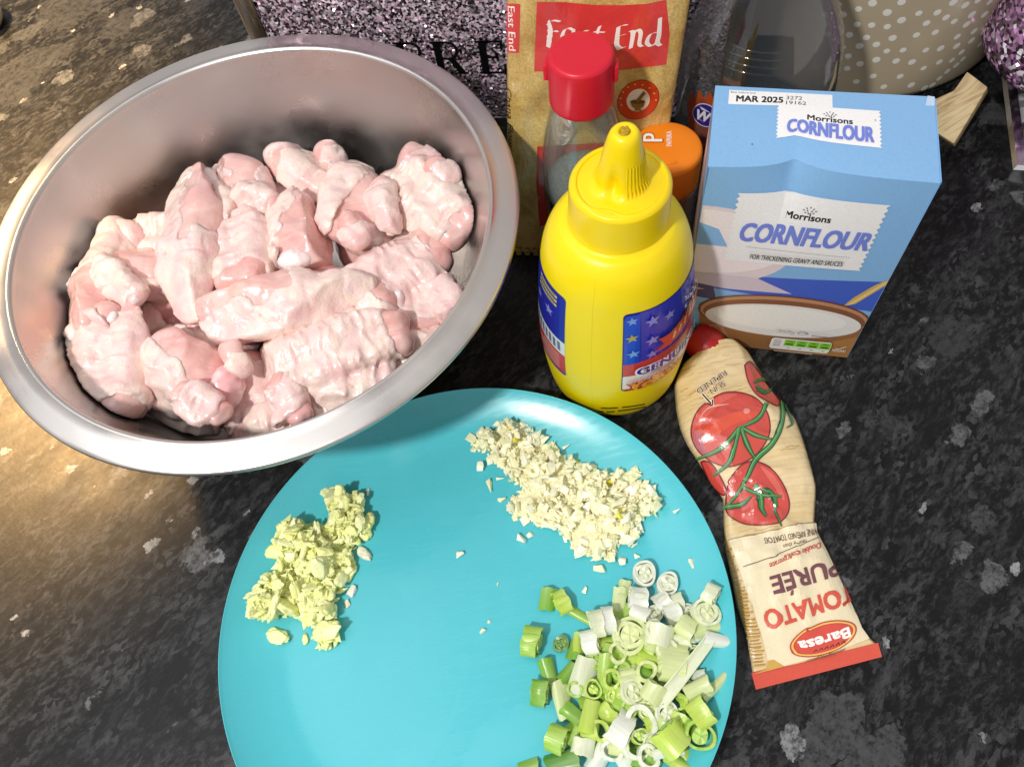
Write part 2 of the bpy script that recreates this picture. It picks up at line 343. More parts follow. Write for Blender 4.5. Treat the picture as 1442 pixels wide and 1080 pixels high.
def m_object_colour(name, rough, sss, dark=.75, sc=260.0, stretch=(1,1,1), bstr=.3, fade=False):
    mt, nt, b = mat(name); oi = nt.nodes.new('ShaderNodeObjectInfo'); v = coords(nt, stretch)
    n = N(nt, 'ShaderNodeTexNoise', Scale=sc, Detail=5.0); nt.links.new(v, n.inputs['Vector'])
    g = ramp(nt, n.outputs[0], [(0.3, (dark,)*3), (0.65, (1, 1, 1))])
    base = oi.outputs['Color']
    if fade:                                     # each cut piece runs from deeper to paler along its length
        tc = nt.nodes.new('ShaderNodeTexCoord'); sp = nt.nodes.new('ShaderNodeSeparateXYZ'); nt.links.new(tc.outputs['Generated'], sp.inputs[0])
        n3 = N(nt, 'ShaderNodeTexNoise', Scale=120.0, Detail=3.0); nt.links.new(v, n3.inputs['Vector']); ad = N(nt, 'ShaderNodeMath', operation='MULTIPLY'); nt.links.new(sp.outputs[0], ad.inputs[0]); nt.links.new(n3.outputs[0], ad.inputs[1])
        ad2 = N(nt, 'ShaderNodeMath', operation='MULTIPLY'); nt.links.new(ad.outputs[0], ad2.inputs[0]); ad2.inputs[1].default_value = .38
        base = mix(nt, ad2.outputs[0], base, (0.80, 0.86, 0.48))
    nt.links.new(mix(nt, 1.0, base, g, 'MULTIPLY'), b.inputs['Base Color'])
    setp(b, Roughness=rough, Subsurface_Weight=sss, Subsurface_Scale=.004); b.inputs['Subsurface Radius'].default_value = (1, .95, .72)
    bump(nt, b, n.outputs[0], bstr, .0012); return mt
M['garlic'] = m_object_colour('chopped_garlic', .34, .18, .95)
M['ginger'] = m_object_colour('minced_ginger', .32, .2, .92, 420.0, (1, .35, 1), .5)
M['onion'] = m_object_colour('spring_onion_flesh', .30, .35, .82, 300.0, (.16, 1.6, 1.6), .32, True)

# ------------------------------------------------------------------ print on surfaces
class Surf:
    """a surface S(u,v) in cm; print is cut in it and lies a hair above it"""
    def __init__(s, fn, u, v, flip=1, n=(60, 60)):
        s.fn = fn; s.flip = flip
        uu, vv = np.meshgrid(np.linspace(*u, n[0]), np.linspace(*v, n[1])); s.gu = uu.ravel(); s.gv = vv.ravel()
        P = fn(s.gu, s.gv); nn = s.normal(s.gu, s.gv)
        vis = np.einsum('ij,ij->i', nn, CAM-P) > 0
        s.gu, s.gv, P = s.gu[vis], s.gv[vis], P[vis]; s.gp = proj(P)
        s.u = u; s.v = v
    def normal(s, u, v):
        e = 1e-3; a = s.fn(u+e, v)-s.fn(u-e, v); b = s.fn(u, v+e)-s.fn(u, v-e); n = np.cross(a, b)*s.flip
        return n/np.maximum(np.linalg.norm(n, axis=1)[:, None], 1e-12)
    def uv(s, px):
        """surface coordinates of places read off the photograph"""
        px = np.asarray(px, float).reshape(-1, 2)
        k = ((px[:, None]-s.gp[None])**2).sum(2).argmin(1); u = s.gu[k].copy(); v = s.gv[k].copy()
        for _ in range(6):
            p = proj(s.fn(u, v)); e = 1e-3
            ju = (proj(s.fn(u+e, v))-p)/e; jv = (proj(s.fn(u, v+e))-p)/e; r = px-p
            det = ju[:, 0]*jv[:, 1]-ju[:, 1]*jv[:, 0]; det = np.where(np.abs(det) < 1e-3, 1e-3, det)
            u += np.clip((r[:, 0]*jv[:, 1]-r[:, 1]*jv[:, 0])/det, -1, 1); v += np.clip((ju[:, 0]*r[:, 1]-ju[:, 1]*r[:, 0])/det, -1, 1)
        return np.stack([np.clip(u, *s.u), np.clip(v, *s.v)], 1)
    def lift(s, uv, h):
        uv = np.asarray(uv, float).reshape(-1, 2)
        return s.fn(uv[:, 0], uv[:, 1]) + s.normal(uv[:, 0], uv[:, 1])*h
def dense(poly, step, closed=True):
    P = [np.array(p, float) for p in poly]; out = []
    for i in range(len(P) if closed else len(P)-1):
        a, b = P[i], P[(i+1) % len(P)]; n = max(1, int(np.linalg.norm(b-a)/step))
        out += [a+(b-a)*k/n for k in range(n)]
    if not closed: out.append(P[-1])
    return out
def sm(pts, closed=False, n=5):
    P = [np.array(p, float) for p in pts]; out = []; m_ = len(P); g = (lambda i: P[i % m_]) if closed else (lambda i: P[min(max(i, 0), m_-1)])
    for i in range(m_ if closed else m_-1):
        for k in range(n):
            t = k/n; p0, p1, p2, p3 = g(i-1), g(i), g(i+1), g(i+2)
            out.append(tuple(.5*(2*p1+(-p0+p2)*t+(2*p0-5*p1+4*p2-p3)*t*t+(-p0+3*p1-3*p2+p3)*t**3)))
    if not closed: out.append(tuple(P[-1]))
    return out
_txt = {}
def text_tris(s, bold=0.0, shear=0.0):
    key = (s, bold, shear)
    if key not in _txt:
        cu = bpy.data.curves.new('t', 'FONT'); cu.body = s; cu.resolution_u = 3; cu.offset = bold; cu.shear = shear
        o = bpy.data.objects.new('t', cu); COL.objects.link(o)
        dg = bpy.context.evaluated_depsgraph_get(); me = bpy.data.meshes.new_from_object(o.evaluated_get(dg))
        V = np.array([v.co[:2] for v in me.vertices]) if len(me.vertices) else np.zeros((0, 2)); Fc = [tuple(p.vertices) for p in me.polygons]
        bpy.data.objects.remove(o); bpy.data.curves.remove(cu); bpy.data.meshes.remove(me)
        if len(V): V[:, 0] -= V[:, 0].min(); V[:, 1] -= 0
        _txt[key] = (V, Fc)
    return _txt[key]
class Print:
    def __init__(s, surf, px=True, step=6.0, grid=.35):
        s.s = surf; s.px = px; s.step = step; s.grid = grid; s.V = []; s.F = []; s.C = []; s.h = .006; s.n = 0; s.us = 1.0; s.dh = .003
    def _uv(s, pts): return s.s.uv(pts) if s.px else np.asarray(pts, float)
    def _add(s, uv, faces, c, h=None, inc=1.0):
        if h is None: s.n += inc; h = s.h + s.dh*s.n
        P = s.s.lift(uv, h); b = len(s.V); s.V += list(P); s.F += [tuple(b+i for i in f) for f in faces]
        cc = np.asarray([lin(c)]*len(P)) if not callable(c) else np.asarray([c(*q) for q in uv]); s.C += list(cc)
    def poly(s, pts, c):
        b = s._uv(dense(pts, s.step)); n = len(b); lo, hi = b.min(0), b.max(0); g = s.grid
        xs = np.arange(lo[0]+g/2, hi[0], g); ys = np.arange(lo[1]+g/2, hi[1], g)
        extra = [Vector((x, y)) for x in xs for y in ys] if len(xs)*len(ys) < 20000 else []
        r = delaunay_2d_cdt([Vector(q) for q in b]+extra, [], [list(range(n))], 1, 1e-6)
        if len(r[2]): s._add(np.array([tuple(q) for q in r[0]]), r[2], c)
    def stroke(s, pts, w, c, taper=None, nib=None):
        """a line of width w, or a broad-nib line when nib is an angle"""
        if len(pts) > 2 and s.px: pts = sm(pts)
        P = np.array(dense(pts, s.step*.6, False)); n = len(P); 
        if nib is not None: d = np.tile([cos(radians(nib)), -sin(radians(nib))], (n, 1))
        else:
            t = np.gradient(P, axis=0); t /= np.maximum(np.linalg.norm(t, axis=1)[:, None], 1e-9); d = np.stack([-t[:, 1], t[:, 0]], 1)
        ww = np.full(n, w/2.0)
        if taper: ww = ww*np.interp(np.linspace(0, 1, n), [0, .5, 1], taper)
        A = P+d*ww[:, None]; B = P-d*ww[:, None]
        s._add(s._uv(np.concatenate([A, B])), [(i, i+1, n+i+1, n+i) for i in range(n-1)], c, None, .15)
    def ellipse(s, c0, a, b, rot, c, n=32):
        r = radians(rot); s.poly([(c0[0]+a*cos(t)*cos(r)+b*sin(t)*sin(r), c0[1]-a*cos(t)*sin(r)+b*sin(t)*cos(r)) for t in [2*pi*k/n for k in range(n)]], c)
    def text(s, body, start, end, cap, c, bold=.0, shear=0.0, flipy=None, curve=0.0):
        """text from start to end of its baseline, capital height cap; y runs down when reading the photograph"""
        V, Fc = text_tris(body, 0.0, shear)
        if not len(V): return
        if bold > 0:                              # heavier lettering: the same letters laid twice, a little apart
            d_ = np.array(end, float)-np.array(start, float); d_ = d_/np.linalg.norm(d_)*bold*cap; u_ = np.array([d_[1], -d_[0]])
            for k_ in (-1, 1):
                for j_ in ((-1, 1) if bold > .03 else (0,)): s.text(body, np.array(start)+k_*d_+j_*u_, np.array(end)+k_*d_+j_*u_, cap, c, 0.0, shear, flipy, curve)
        x = V[:, 0]/V[:, 0].max(); y = V[:, 1]/.70*cap
        k2 = np.array([s.us, 1.0]); a, b = np.array(start, float)*k2, np.array(end, float)*k2; d = b-a; L = np.linalg.norm(d); d /= L
        up = np.array([d[1], -d[0]]) if s.px else np.array([-d[1], d[0]])
        P = a + np.outer(x*L, d) + np.outer(y + curve*4*x*(1-x), up)
        s._add(s._uv(P/k2), Fc, c, None, .3)
    def build(s, name, material, parent): return put(name, s.V, s.F, material, parent, False, col=s.C)
def zoom(ox, oy, k, pts): return [(ox+k*x, oy+k*y) for x, y in pts]

# ------------------------------------------------------------------ worktop
V, Fc = prism([(-130, -50, 0), (130, -50, 0), (130, 110, 0), (-130, 110, 0)][::-1], (0, 0, -3.8))
o = put('worktop', V, Fc, M['counter'], smooth=False, origin=(0, 0, 0)); tag(o, kind='structure')

# ------------------------------------------------------------------ steel bowl
BX, BY = -11.87, 30.48
bowl_in = [(0, .32), (3.5, .34), (6.4, .42), (7.8, .85), (8.8, 1.9), (9.9, 3.6), (11.1, 6.0), (12.1, 8.6), (12.62, 10.2), (12.78, 10.75)]
_bi = smooth_prof(bowl_in, 6)
def bowl_r(z): return np.interp(z, [p[1] for p in _bi], [p[0] for p in _bi])
prof = _bi + [(12.80, 10.92), (12.88, 11.02), (12.98, 11.05), (13.06, 11.02), (13.12, 10.97), (13.5, 10.94), (13.9, 10.90), (14.18, 10.86), (14.30, 10.84), (14.37, 10.78), (14.40, 10.68), (14.38, 10.58), (14.32, 10.53), (14.24, 10.55), (14.20, 10.64), (13.6, 10.80), (13.1, 10.84), (12.92, 10.6)]
prof += [(r+.09, z-.05) for r, z in reversed(_bi) if z > .5 and z < 10.4] + [(7.6, .45), (7.3, .02), (6.9, 0.0), (6.6, .10), (0.0, .14)]
bowl = thing('mixing_bowl', 'large brushed stainless steel mixing bowl full of raw chicken', 'bowl', (BX, BY, 0))
V, Fc = lathe(prof, BX, BY, 160)
clean(put('bowl_body', V, Fc, M['steel'], bowl))

# ------------------------------------------------------------------ raw chicken: flesh grown as smooth volumes
def hsh(ix, iy, iz, seed):
    n = (ix.astype(np.int64)*374761393 + iy.astype(np.int64)*668265263 + iz.astype(np.int64)*1442695041 + seed*974711) & 0xffffffff
    n = ((n ^ (n >> 13))*1274126177) & 0xffffffff; n = ((n ^ (n >> 16))*2246822519) & 0xffffffff
    return ((n ^ (n >> 15)) & 0xffff)/65535.0
def noise3(P, seed=0):
    i = np.floor(P); f = P-i; f = f*f*(3-2*f); i = i.astype(np.int64); out = 0
    for dx in (0, 1):
        for dy in (0, 1):
            for dz in (0, 1):
                w = (f[:, 0] if dx else 1-f[:, 0])*(f[:, 1] if dy else 1-f[:, 1])*(f[:, 2] if dz else 1-f[:, 2])
                out = out+w*hsh(i[:, 0]+dx, i[:, 1]+dy, i[:, 2]+dz, seed)
    return out*2-1
def smin(a, b, k):
    h = np.clip(.5+.5*(b-a)/k, 0, 1); return b*(1-h)+a*h-k*h*(1-h)
def smax(a, b, k): return -smin(-a, -b, k)
def rcone(P, a, b, ra, rb):
    a, b = np.array(a, float), np.array(b, float); d = b-a; t = np.clip((P-a)@d/(d@d), 0, 1)
    return np.linalg.norm(P-a-t[:, None]*d, axis=1)-(ra+(rb-ra)*t)
def ell(P, c, r, yaw=0.0):
    Q = P-np.array(c, float)
    if yaw: cy_, sy_ = cos(yaw), sin(yaw); Q = np.stack([Q[:, 0]*cy_+Q[:, 1]*sy_, -Q[:, 0]*sy_+Q[:, 1]*cy_, Q[:, 2]], 1)
    q = Q/np.array(r, float); k0 = np.linalg.norm(q, axis=1); k1 = np.linalg.norm(q/np.array(r, float), axis=1)
    return k0*(k0-1)/np.maximum(k1, 1e-6)
def surface_net(fn, lo, hi, step):
    ax = [np.arange(lo[i], hi[i]+step, step) for i in range(3)]; n = [len(a) for a in ax]
    G = np.stack(np.meshgrid(*ax, indexing='ij'), -1).reshape(-1, 3); f = fn(G).reshape(n)
    ins = f < 0
    c = [ins[a:n[0]-1+a, b:n[1]-1+b, d:n[2]-1+d] for a in (0, 1) for b in (0, 1) for d in (0, 1)]
    s = sum(x.astype(np.int8) for x in c); cell = (s > 0) & (s < 8)
    idx = -np.ones(cell.shape, np.int64); ids = np.argwhere(cell); idx[cell] = np.arange(len(ids))
    acc = np.zeros((len(ids), 3)); cnt = np.zeros(len(ids))
    corners = [(a, b, d) for a in (0, 1) for b in (0, 1) for d in (0, 1)]
    fv = [f[ids[:, 0]+a, ids[:, 1]+b, ids[:, 2]+d] for a, b, d in corners]
    for i in range(8):
        for j in range(i+1, 8):
            if sum(abs(corners[i][k]-corners[j][k]) for k in range(3)) == 1:
                m_ = (fv[i] < 0) != (fv[j] < 0); den = np.where(m_, fv[i]-fv[j], 1.0); t = np.clip(fv[i]/den, 0, 1)
                p = np.array(corners[i])+t[:, None]*(np.array(corners[j])-np.array(corners[i]))
                acc += np.where(m_[:, None], p, 0); cnt += m_
    V = (ids+acc/np.maximum(cnt, 1)[:, None])*step+np.array([a[0] for a in ax])
    quads = []
    for k in range(3):
        u, v = [(1, 2), (2, 0), (0, 1)][k]
        sl0 = [slice(None)]*3; sl1 = [slice(None)]*3; sl0[k] = slice(0, n[k]-1); sl1[k] = slice(1, n[k])
        a, b = ins[tuple(sl0)], ins[tuple(sl1)]; e = np.argwhere(a != b)
        e = e[(e[:, u] > 0) & (e[:, v] > 0) & (e[:, u] < n[u]-1) & (e[:, v] < n[v]-1)]
        def at_(du, dv):
            q = e.copy(); q[:, u] -= du; q[:, v] -= dv; return idx[q[:, 0], q[:, 1], q[:, 2]]
        Q = np.stack([at_(1, 1), at_(0, 1), at_(0, 0), at_(1, 0)], 1); fl = ~a[e[:, 0], e[:, 1], e[:, 2]]; Q[fl] = Q[fl][:, ::-1]; quads.append(Q)
    Q = np.concatenate(quads); Q = Q[(Q >= 0).all(1)]; return V, Q
def mesh_np(name, V, Q, material):
    me = bpy.data.meshes.new(name); me.vertices.add(len(V)); me.vertices.foreach_set('co', np.asarray(V, np.float32).ravel())
    me.loops.add(len(Q)*4); me.loops.foreach_set('vertex_index', Q.ravel().astype(np.int32)); me.polygons.add(len(Q))
    me.polygons.foreach_set('loop_start', np.arange(0, len(Q)*4, 4, dtype=np.int32)); me.polygons.foreach_set('loop_total', np.full(len(Q), 4, np.int32))
    me.polygons.foreach_set('use_smooth', [True]*len(Q)); me.update(calc_edges=True); me.validate(); me.materials.append(material); return me

# each kind: volumes in its own frame, x along the piece, z out of its upper side
def kind_drumette(L, w, sd):
    h = L/2
    meat = lambda P: smin(smin(rcone(P, (-h*.72, 0, 0), (h*.15, 0, 0), .98*w, .78*w), rcone(P, (h*.1, 0, 0), (h*.9, .05, -.1), .66*w, .46*w), .5), ell(P, (-h*.40, .30*w, .25*w), (h*.55, .78*w, .68*w)), .25)
    bone = lambda P: smin(ell(P, (-h*.88, .10*w, .05), (.50*w, .50*w, .44*w)), ell(P, (-h*.84, -.26*w, .05), (.38*w, .38*w, .36*w)), .3)
    skin_x = lambda P: np.maximum(h*.12-P[:, 0]-.5*P[:, 1], -99) 
    skin = lambda P: smin(skin_x(P), .28*w-(-P[:, 1])*1.0 + .15*P[:, 2], .3)
    flap = lambda P: smin(ell(P, (h*.55, -.15*w, .05), (h*.50, .72*w, .55*w)), ell(P, (-h*.05, -.85*w, -.1), (h*.6, .35*w, .5*w)), .3)
    return meat, bone, skin, flap, 0.0
def kind_flat(L, w, sd):
    h = L/2
    meat = lambda P: smin(rcone(P, (-h*.85, .42*w, 0), (h*.85, .38*w, 0), .62*w, .52*w), rcone(P, (-h*.8, -.42*w, 0), (h*.85, -.3*w, 0), .50*w, .42*w), .5)
    bone = lambda P: ell(P, (h*.95, .15*w, 0), (.30*w, .40*w, .30*w))
    skin = lambda P: np.abs(P[:, 0]+.05)-h*.90
    flap = lambda P: smin(ell(P, (0, -.85*w, -.12), (h*.78, .55*w, .26*w)), ell(P, (-h*.1, .45*w, .18), (h*.78, .58*w, .50*w)), .35)
    return meat, bone, skin, flap, 1.0
def kind_chunk(L, w, sd):
    h = L/2; r = random.Random(sd); e = [((r.uniform(-.55, .55)*h, r.uniform(-.5, .5)*w, r.uniform(-.2, .35)*w), (r.uniform(.42, .62)*h, r.uniform(.5, .75)*w, r.uniform(.45, .65)*w), r.uniform(-.8, .8)) for _ in range(5)]
    def meat(P):
        f = ell(P, (0, 0, -.15*w), (h*.86, w*.86, w*.72))
        for c, q, y in e: f = smin(f, ell(P, c, q, y), .18)
        return f
    bone = lambda P: smin(ell(P, (h*.70, .12*w, .12*w), (.32*w, .40*w, .32*w)), ell(P, (h*.68, -.18*w, .08*w), (.32*w, .34*w, .30*w)), .35)
    a = r.uniform(-.5, .5); skin = lambda P: -(-.15*h-P[:, 0]*.5 - P[:, 1]*.85 + .4*a) if r is None else (P[:, 1]*.9+P[:, 0]*(.35+a*.5)+.15*h-.25*P[:, 2])
    flap = lambda P: smin(ell(P, (-h*.15, -.75*w, 0), (h*.75, .42*w, .5*w)), ell(P, (h*.35, -.55*w, .3*w), (.6*w, .3*w, .3*w), .6), .25)
    return meat, bone, skin, flap, .25
def kind_lobe(L, w, sd):
    h = L/2
    meat = lambda P: smin(ell(P, (0, 0, 0), (h, w*.82, w*.62)), ell(P, (-h*.35, .1*w, .15*w), (h*.6, w*.75, w*.55)), .3)
    bone = lambda P: ell(P, (h*.92, 0, 0), (.28*w, .3*w, .28*w))
    skin = lambda P: h*-.35-P[:, 0]+.6*np.abs(P[:, 1])
    flap = lambda P: ell(P, (h*.3, -.3*w, .05), (h*.7, .75*w, .5*w))
    return meat, bone, skin, flap, .3
KIND = {'drumette': kind_drumette, 'flat': kind_flat, 'chunk': kind_chunk, 'lobe': kind_lobe}

def chicken(kind, p1, p2, z1, z2, w, seed, label, roll=0.0, name='chicken_wing'):
    a = at(p1[0], p1[1], z1); b = at(p2[0], p2[1], z2); c = (a+b)/2; ex = b-a; L = np.linalg.norm(ex); ex /= L
    ez = np.array([0, 0, 1.0]); ey = np.cross(ez, ex); ey /= np.linalg.norm(ey); ez = np.cross(ex, ey)
    r = radians(roll); ey, ez = cos(r)*ey+sin(r)*ez, -sin(r)*ey+cos(r)*ez
    R = np.stack([ex, ey, ez], 1)                               # local -> world
    w = w*1.14; L = L*1.04
    meat, bone, mask, flap, ridge = KIND[kind](L, w, seed)
    def bowl_d(Pw):
        q = Pw-np.array([BX, BY, 0]); rr = np.hypot(q[:, 0], q[:, 1]); zz = np.clip(q[:, 2], .33, 10.7)
        return np.maximum((rr-bowl_r(zz)+.10)*.85, .42-q[:, 2])
    def wrinkle(Q, amp):
        big = noise3(Q*.62+seed*3.1, seed)*.19+noise3(Q*1.35+seed, seed+5)*.09
        W_ = Q+.35*np.stack([noise3(Q*.9+7, seed+12), noise3(Q*.9+3, seed+13), noise3(Q*.9, seed+14)], 1)
        fold = .15-np.minimum(np.abs(noise3(W_*np.array([.85, .62, .62])+seed*1.3, seed+9))*1.4, .30)          # flesh swells between sharp valleys
        fine = np.abs(noise3(W_*np.array([2.4, 1.5, 1.5])+seed*1.7, seed+10)); fine = (.12-np.minimum(fine, .3))*.22*amp
        rg = 1-np.abs(noise3(W_*np.array([2.3, 1.3, 1.3])+seed*2.7, seed+15)); return big+fold*.26+fine*.55+rg*rg*.07*amp-.02
    def rid(Q):
        if not ridge: return 0.0
        W_ = Q+.25*np.stack([noise3(Q*1.3, seed+3), noise3(Q*1.3, seed+4), 0*Q[:, 0]], 1)
        n1 = 1-np.abs(noise3(W_*np.array([2.3, .55, .8])+seed, seed+6)); n2 = noise3(W_*np.array([3.6, 1.0, 1.2])+seed, seed+7)
        return -ridge*(.22*n1*n1+.05*n2-.10)*np.clip(.7+.6*noise3(Q*.7, seed+8), .15, 1)
    def band(P, f0, extra):
        f = f0(P).copy(); n = np.abs(f) < 1.1
        if n.any(): f[n] = extra(P[n], f[n])
        return f
    rq = random.Random(seed*17+3); cuts = []
    for _ in range({'drumette': 4, 'flat': 5}.get(kind, 9)):                                           # knife cuts and pressed sides: the piece is angular, not round
        v = np.array([rq.uniform(-.45, .45), rq.uniform(-1, 1), rq.uniform(-.3, 1)]); v /= np.linalg.norm(v); cuts.append((v, rq.uniform(.50, .74)+{'drumette': .14, 'flat': .08}.get(kind, 0)))
    def cutf(f, Q):
        W2 = Q+.10*np.stack([noise3(Q*1.1+5, seed+41), noise3(Q*1.1, seed+42), noise3(Q*1.1+9, seed+43)], 1)
        for v, q in cuts: f = smax(f, W2@v-q*w*(1+1.5*abs(v[0])), .07)
        return f
    def warp(Q): return Q+.22*np.stack([0*Q[:, 0], noise3(Q*.5+seed, seed+51), noise3(Q*.5+seed+7, seed+52)], 1)
    def f_meat(P): return band(P, meat, lambda Q, f: smax(cutf(meat(warp(Q)), Q)+wrinkle(Q, .5)*.7, bowl_d(c+Q@R.T), .08))
    def f_skin(P):
        def ex_(Q, f):
            g = mask(Q)+noise3(Q*.9, seed+21)*.55+noise3(Q*2.6, seed+22)*.18
            k = cutf(smin(meat(warp(Q))-.02, flap(Q), .2), Q)-.10+wrinkle(Q, 1.0)*.8+rid(Q)*.9
            return smax(smax(k, g, .16), bowl_d(c+Q@R.T), .08)
        return band(P, lambda P: np.maximum(smin(meat(P)-.13, flap(P), .25), mask(P)-.6), ex_)
    def f_bone(P): return band(P, bone, lambda Q, f: smax(f+noise3(Q*1.6+seed, seed+31)*.14+noise3(Q*3.8, seed+32)*.05, bowl_d(c+Q@R.T), .05))
    e = np.array([L/2+1.0*w, 1.75*w, 1.45*w]); st = .115
    root = thing(name, label, 'chicken', tuple(c), 'raw chicken pieces in the steel bowl')
    for nm, fn, mt_ in (('meat', f_meat, M['meat']), ('skin', f_skin, M['skin']), ('bone_end', f_bone, M['bone'])):
        V, Q = surface_net(fn, -e, e, st)
        if len(Q) < 30: continue
        lab = np.arange(len(V))                                  # keep the one connected lump
        while True:
            mn = lab[Q].min(1); new = lab.copy(); np.minimum.at(new, Q.ravel(), np.repeat(mn, 4)); new = new[new]
            if (new == lab).all(): break
            lab = new
        best = np.bincount(lab).argmax(); keep = lab == best; ids = np.cumsum(keep)-1; Q = ids[Q[keep[Q].all(1)]]; V = V[keep]
        me = mesh_np(nm, (V@R.T)*.01, Q, mt_); ob = bpy.data.objects.new(nm, me); COL.objects.link(ob); ob.parent = root
    return root

CH = [
 # bottom of the pile first
 ('chunk', (150, 430), (270, 440), 4.9, 4.9, 2.5, 50, 'chicken piece buried under the left side of the pile', 0),
 ('chunk', (230, 500), (370, 470), 4.4, 4.4, 2.6, 51, 'chicken piece mostly buried under the middle of the pile', 0),
 ('chunk', (400, 480), (550, 420), 4.2, 4.2, 2.6, 52, 'chicken piece buried below the wide ribbed wing', 0),
 ('lobe', (290, 330), (450, 290), 4.6, 4.6, 2.6, 53, 'chicken piece hidden under the drumettes at the back', 0),
 ('lobe', (480, 340), (590, 350), 4.2, 4.4, 2.3, 54, 'chicken piece in the shade between the back right wings', 0),
 ('lobe', (240, 560), (400, 560), 4.0, 3.8, 2.0, 55, 'chicken piece low against the front wall of the bowl', 0),
 ('flat', (345, 618), (530, 566), 4.9, 5.0, 1.35, 1, 'narrow pale pink wing lying against the front wall of the bowl', 12),
 ('flat', (500, 545), (635, 470), 5.2, 5.4, 1.30, 2, 'pink wing strip wedged along the right front wall', 20),
 ('flat', (362, 606), (345, 510), 4.6, 5.6, 1.55, 3, 'grey pink folded wing between the joint piece and the front wing', -15),
 ('lobe', (572, 480), (634, 415), 5.0, 5.4, 1.35, 4, 'small pink rounded piece at the far right of the pile', 10),
 ('flat', (168, 450), (150, 582), 7.4, 7.2, 1.95, 5, 'cream wing with ribbed skin at the lower left of the pile', -8),
 ('drumette', (118, 480), (168, 325), 7.7, 7.3, 1.45, 6, 'wing with white bone showing, standing at the left edge of the pile', 25),
 ('lobe', (140, 340), (205, 330), 7.4, 7.2, 1.05, 7, 'small bony tip poking up at the top left of the pile', 0),
 ('chunk', (145, 385), (255, 395), 7.4, 7.2, 1.9, 8, 'smooth pink meaty piece left of the upright drumette', 15),
 ('flat', (205, 345), (265, 335), 6.4, 6.6, 1.75, 9, 'pale skin piece tucked behind the upright drumette', 0),
 ('flat', (500, 435), (612, 355), 6.2, 6.0, 1.9, 10, 'pale wing with fine ribs below the upper right wing', 0),
 ('drumette', (616, 330), (555, 375), 6.2, 6.2, 1.05, 11, 'small pink bone end with a red spot below the upper right wing', 0),
 ('flat', (572, 245), (650, 325), 6.8, 6.7, 2.15, 12, 'thick ribbed wing set apart at the upper right with a pointed tip', 10),
 ('lobe', (448, 205), (482, 238), 6.6, 6.2, .85, 13, 'knobbly white joint at the very back of the pile', 0),
 ('lobe', (378, 214), (465, 268), 6.7, 6.2, 1.40, 14, 'rounded lilac pink flap at the back of the pile', 0),
 ('drumette', (318, 240), (395, 305), 6.8, 6.6, 1.20, 15, 'pale folded wing beside the top of the upright drumette', 0),
 ('chunk', (498, 222), (515, 360), 6.7, 6.6, 2.1, 16, 'large wing with a drop shaped flap of skin at the back right', -10),
 ('flat', (342, 308), (338, 400), 7.0, 7.2, 1.85, 17, 'square of cream bumpy skin in the middle of the pile', 0),
 ('chunk', (412, 268), (420, 388), 7.2, 7.2, 1.8, 18, 'smooth lilac knob of meat framed by skin near the centre', 0),
 ('chunk', (475, 440), (572, 422), 6.4, 6.4, 1.2, 19, 'pink torn piece with a dark red cut above the ribbed wing', 0),
 ('flat', (370, 538), (566, 466), 6.5, 6.7, 1.8, 20, 'wide cream wing with deep ribs lying at the front right', 6),
 ('chunk', (210, 500), (335, 560), 7.0, 6.2, 2.6, 21, 'big joint piece with two pink muscles at the front of the pile', 12),
 ('flat', (300, 262), (322, 330), 7.2, 7.4, .85, 31, 'loose fold of cream skin hanging right of the upright drumette', 20),
 ('chunk', (120, 440), (165, 450), 8.6, 8.6, .80, 32, 'small knob of white gristle at the left end of the pile', 0),
 ('lobe', (318, 480), (345, 525), 8.2, 7.6, .70, 33, 'white bony knuckle beside the big joint piece', 0),
 ('flat', (618, 400), (640, 440), 6.4, 6.2, .80, 34, 'little pink tip at the right end of the pile', 0),
 ('lobe', (485, 300), (510, 345), 8.3, 7.9, .85, 35, 'drop shaped flap of translucent meat at the back right', 0),
 ('flat', (430, 425), (500, 445), 7.0, 6.8, .75, 36, 'shred of pale skin under the crosswise drumette', 0),
 ('lobe', (600, 232), (645, 250), 8.4, 8.0, .72, 37, 'pointed wing tip on top of the upper right wing', 30),
 ('flat', (338, 268), (385, 292), 7.9, 7.8, .75, 61, 'small pale flap left of the lilac knob at the back', 15),
 ('flat', (532, 262), (548, 330), 7.8, 7.4, .80, 63, 'hanging strip of skin on the right of the back right wing', 25),
 ('flat', (140, 372), (190, 425), 8.5, 8.4, .80, 67, 'curled edge of skin on the left pink piece', 20),
 ('flat', (255, 545), (312, 588), 8.0, 7.2, .75, 70, 'torn skin edge at the foot of the big joint piece', -10),
 ('flat', (385, 540), (425, 590), 7.0, 6.6, .80, 71, 'pale pointed flap under the left end of the ribbed front wing', 0),
 ('drumette', (300, 440), (510, 400), 7.8, 7.6, 1.65, 22, 'drumette lying across the middle with cream skin on its right half', -10),
 ('drumette', (284, 248), (268, 438), 7.4, 8.0, 1.55, 23, 'glossy pink drumette standing upright left of centre', -14),
]
for k, p1, p2, z1, z2, w, sd, lb, rl in CH: chicken(k, p1, p2, z1, z2, w, sd, lb, rl, 'chicken_drumette' if k == 'drumette' else 'chicken_wing')

# ------------------------------------------------------------------ plate
PX, PY = -4.45, 9.69
pl = [(0, .62), (6, .62), (9.4, .66), (10.6, .84), (11.6, 1.18), (12.4, 1.58), (12.86, 1.88), (13.0, 2.0), (13.04, 2.03), (13.07, 1.98), (12.98, 1.82), (12.4, 1.34), (11.5, .88), (10.6, .52), (9.8, .32), (9.3, .0), (8.9, .0), (8.6, .22), (0, .24)]
V, Fc = lathe(smooth_prof(pl, 4), PX, PY, 160)
o = clean(put('dinner_plate', V, Fc, M['plate'], origin=(PX, PY, 0))); tag(o, 'round turquoise plate with chopped vegetables on the dark worktop', 'plate')

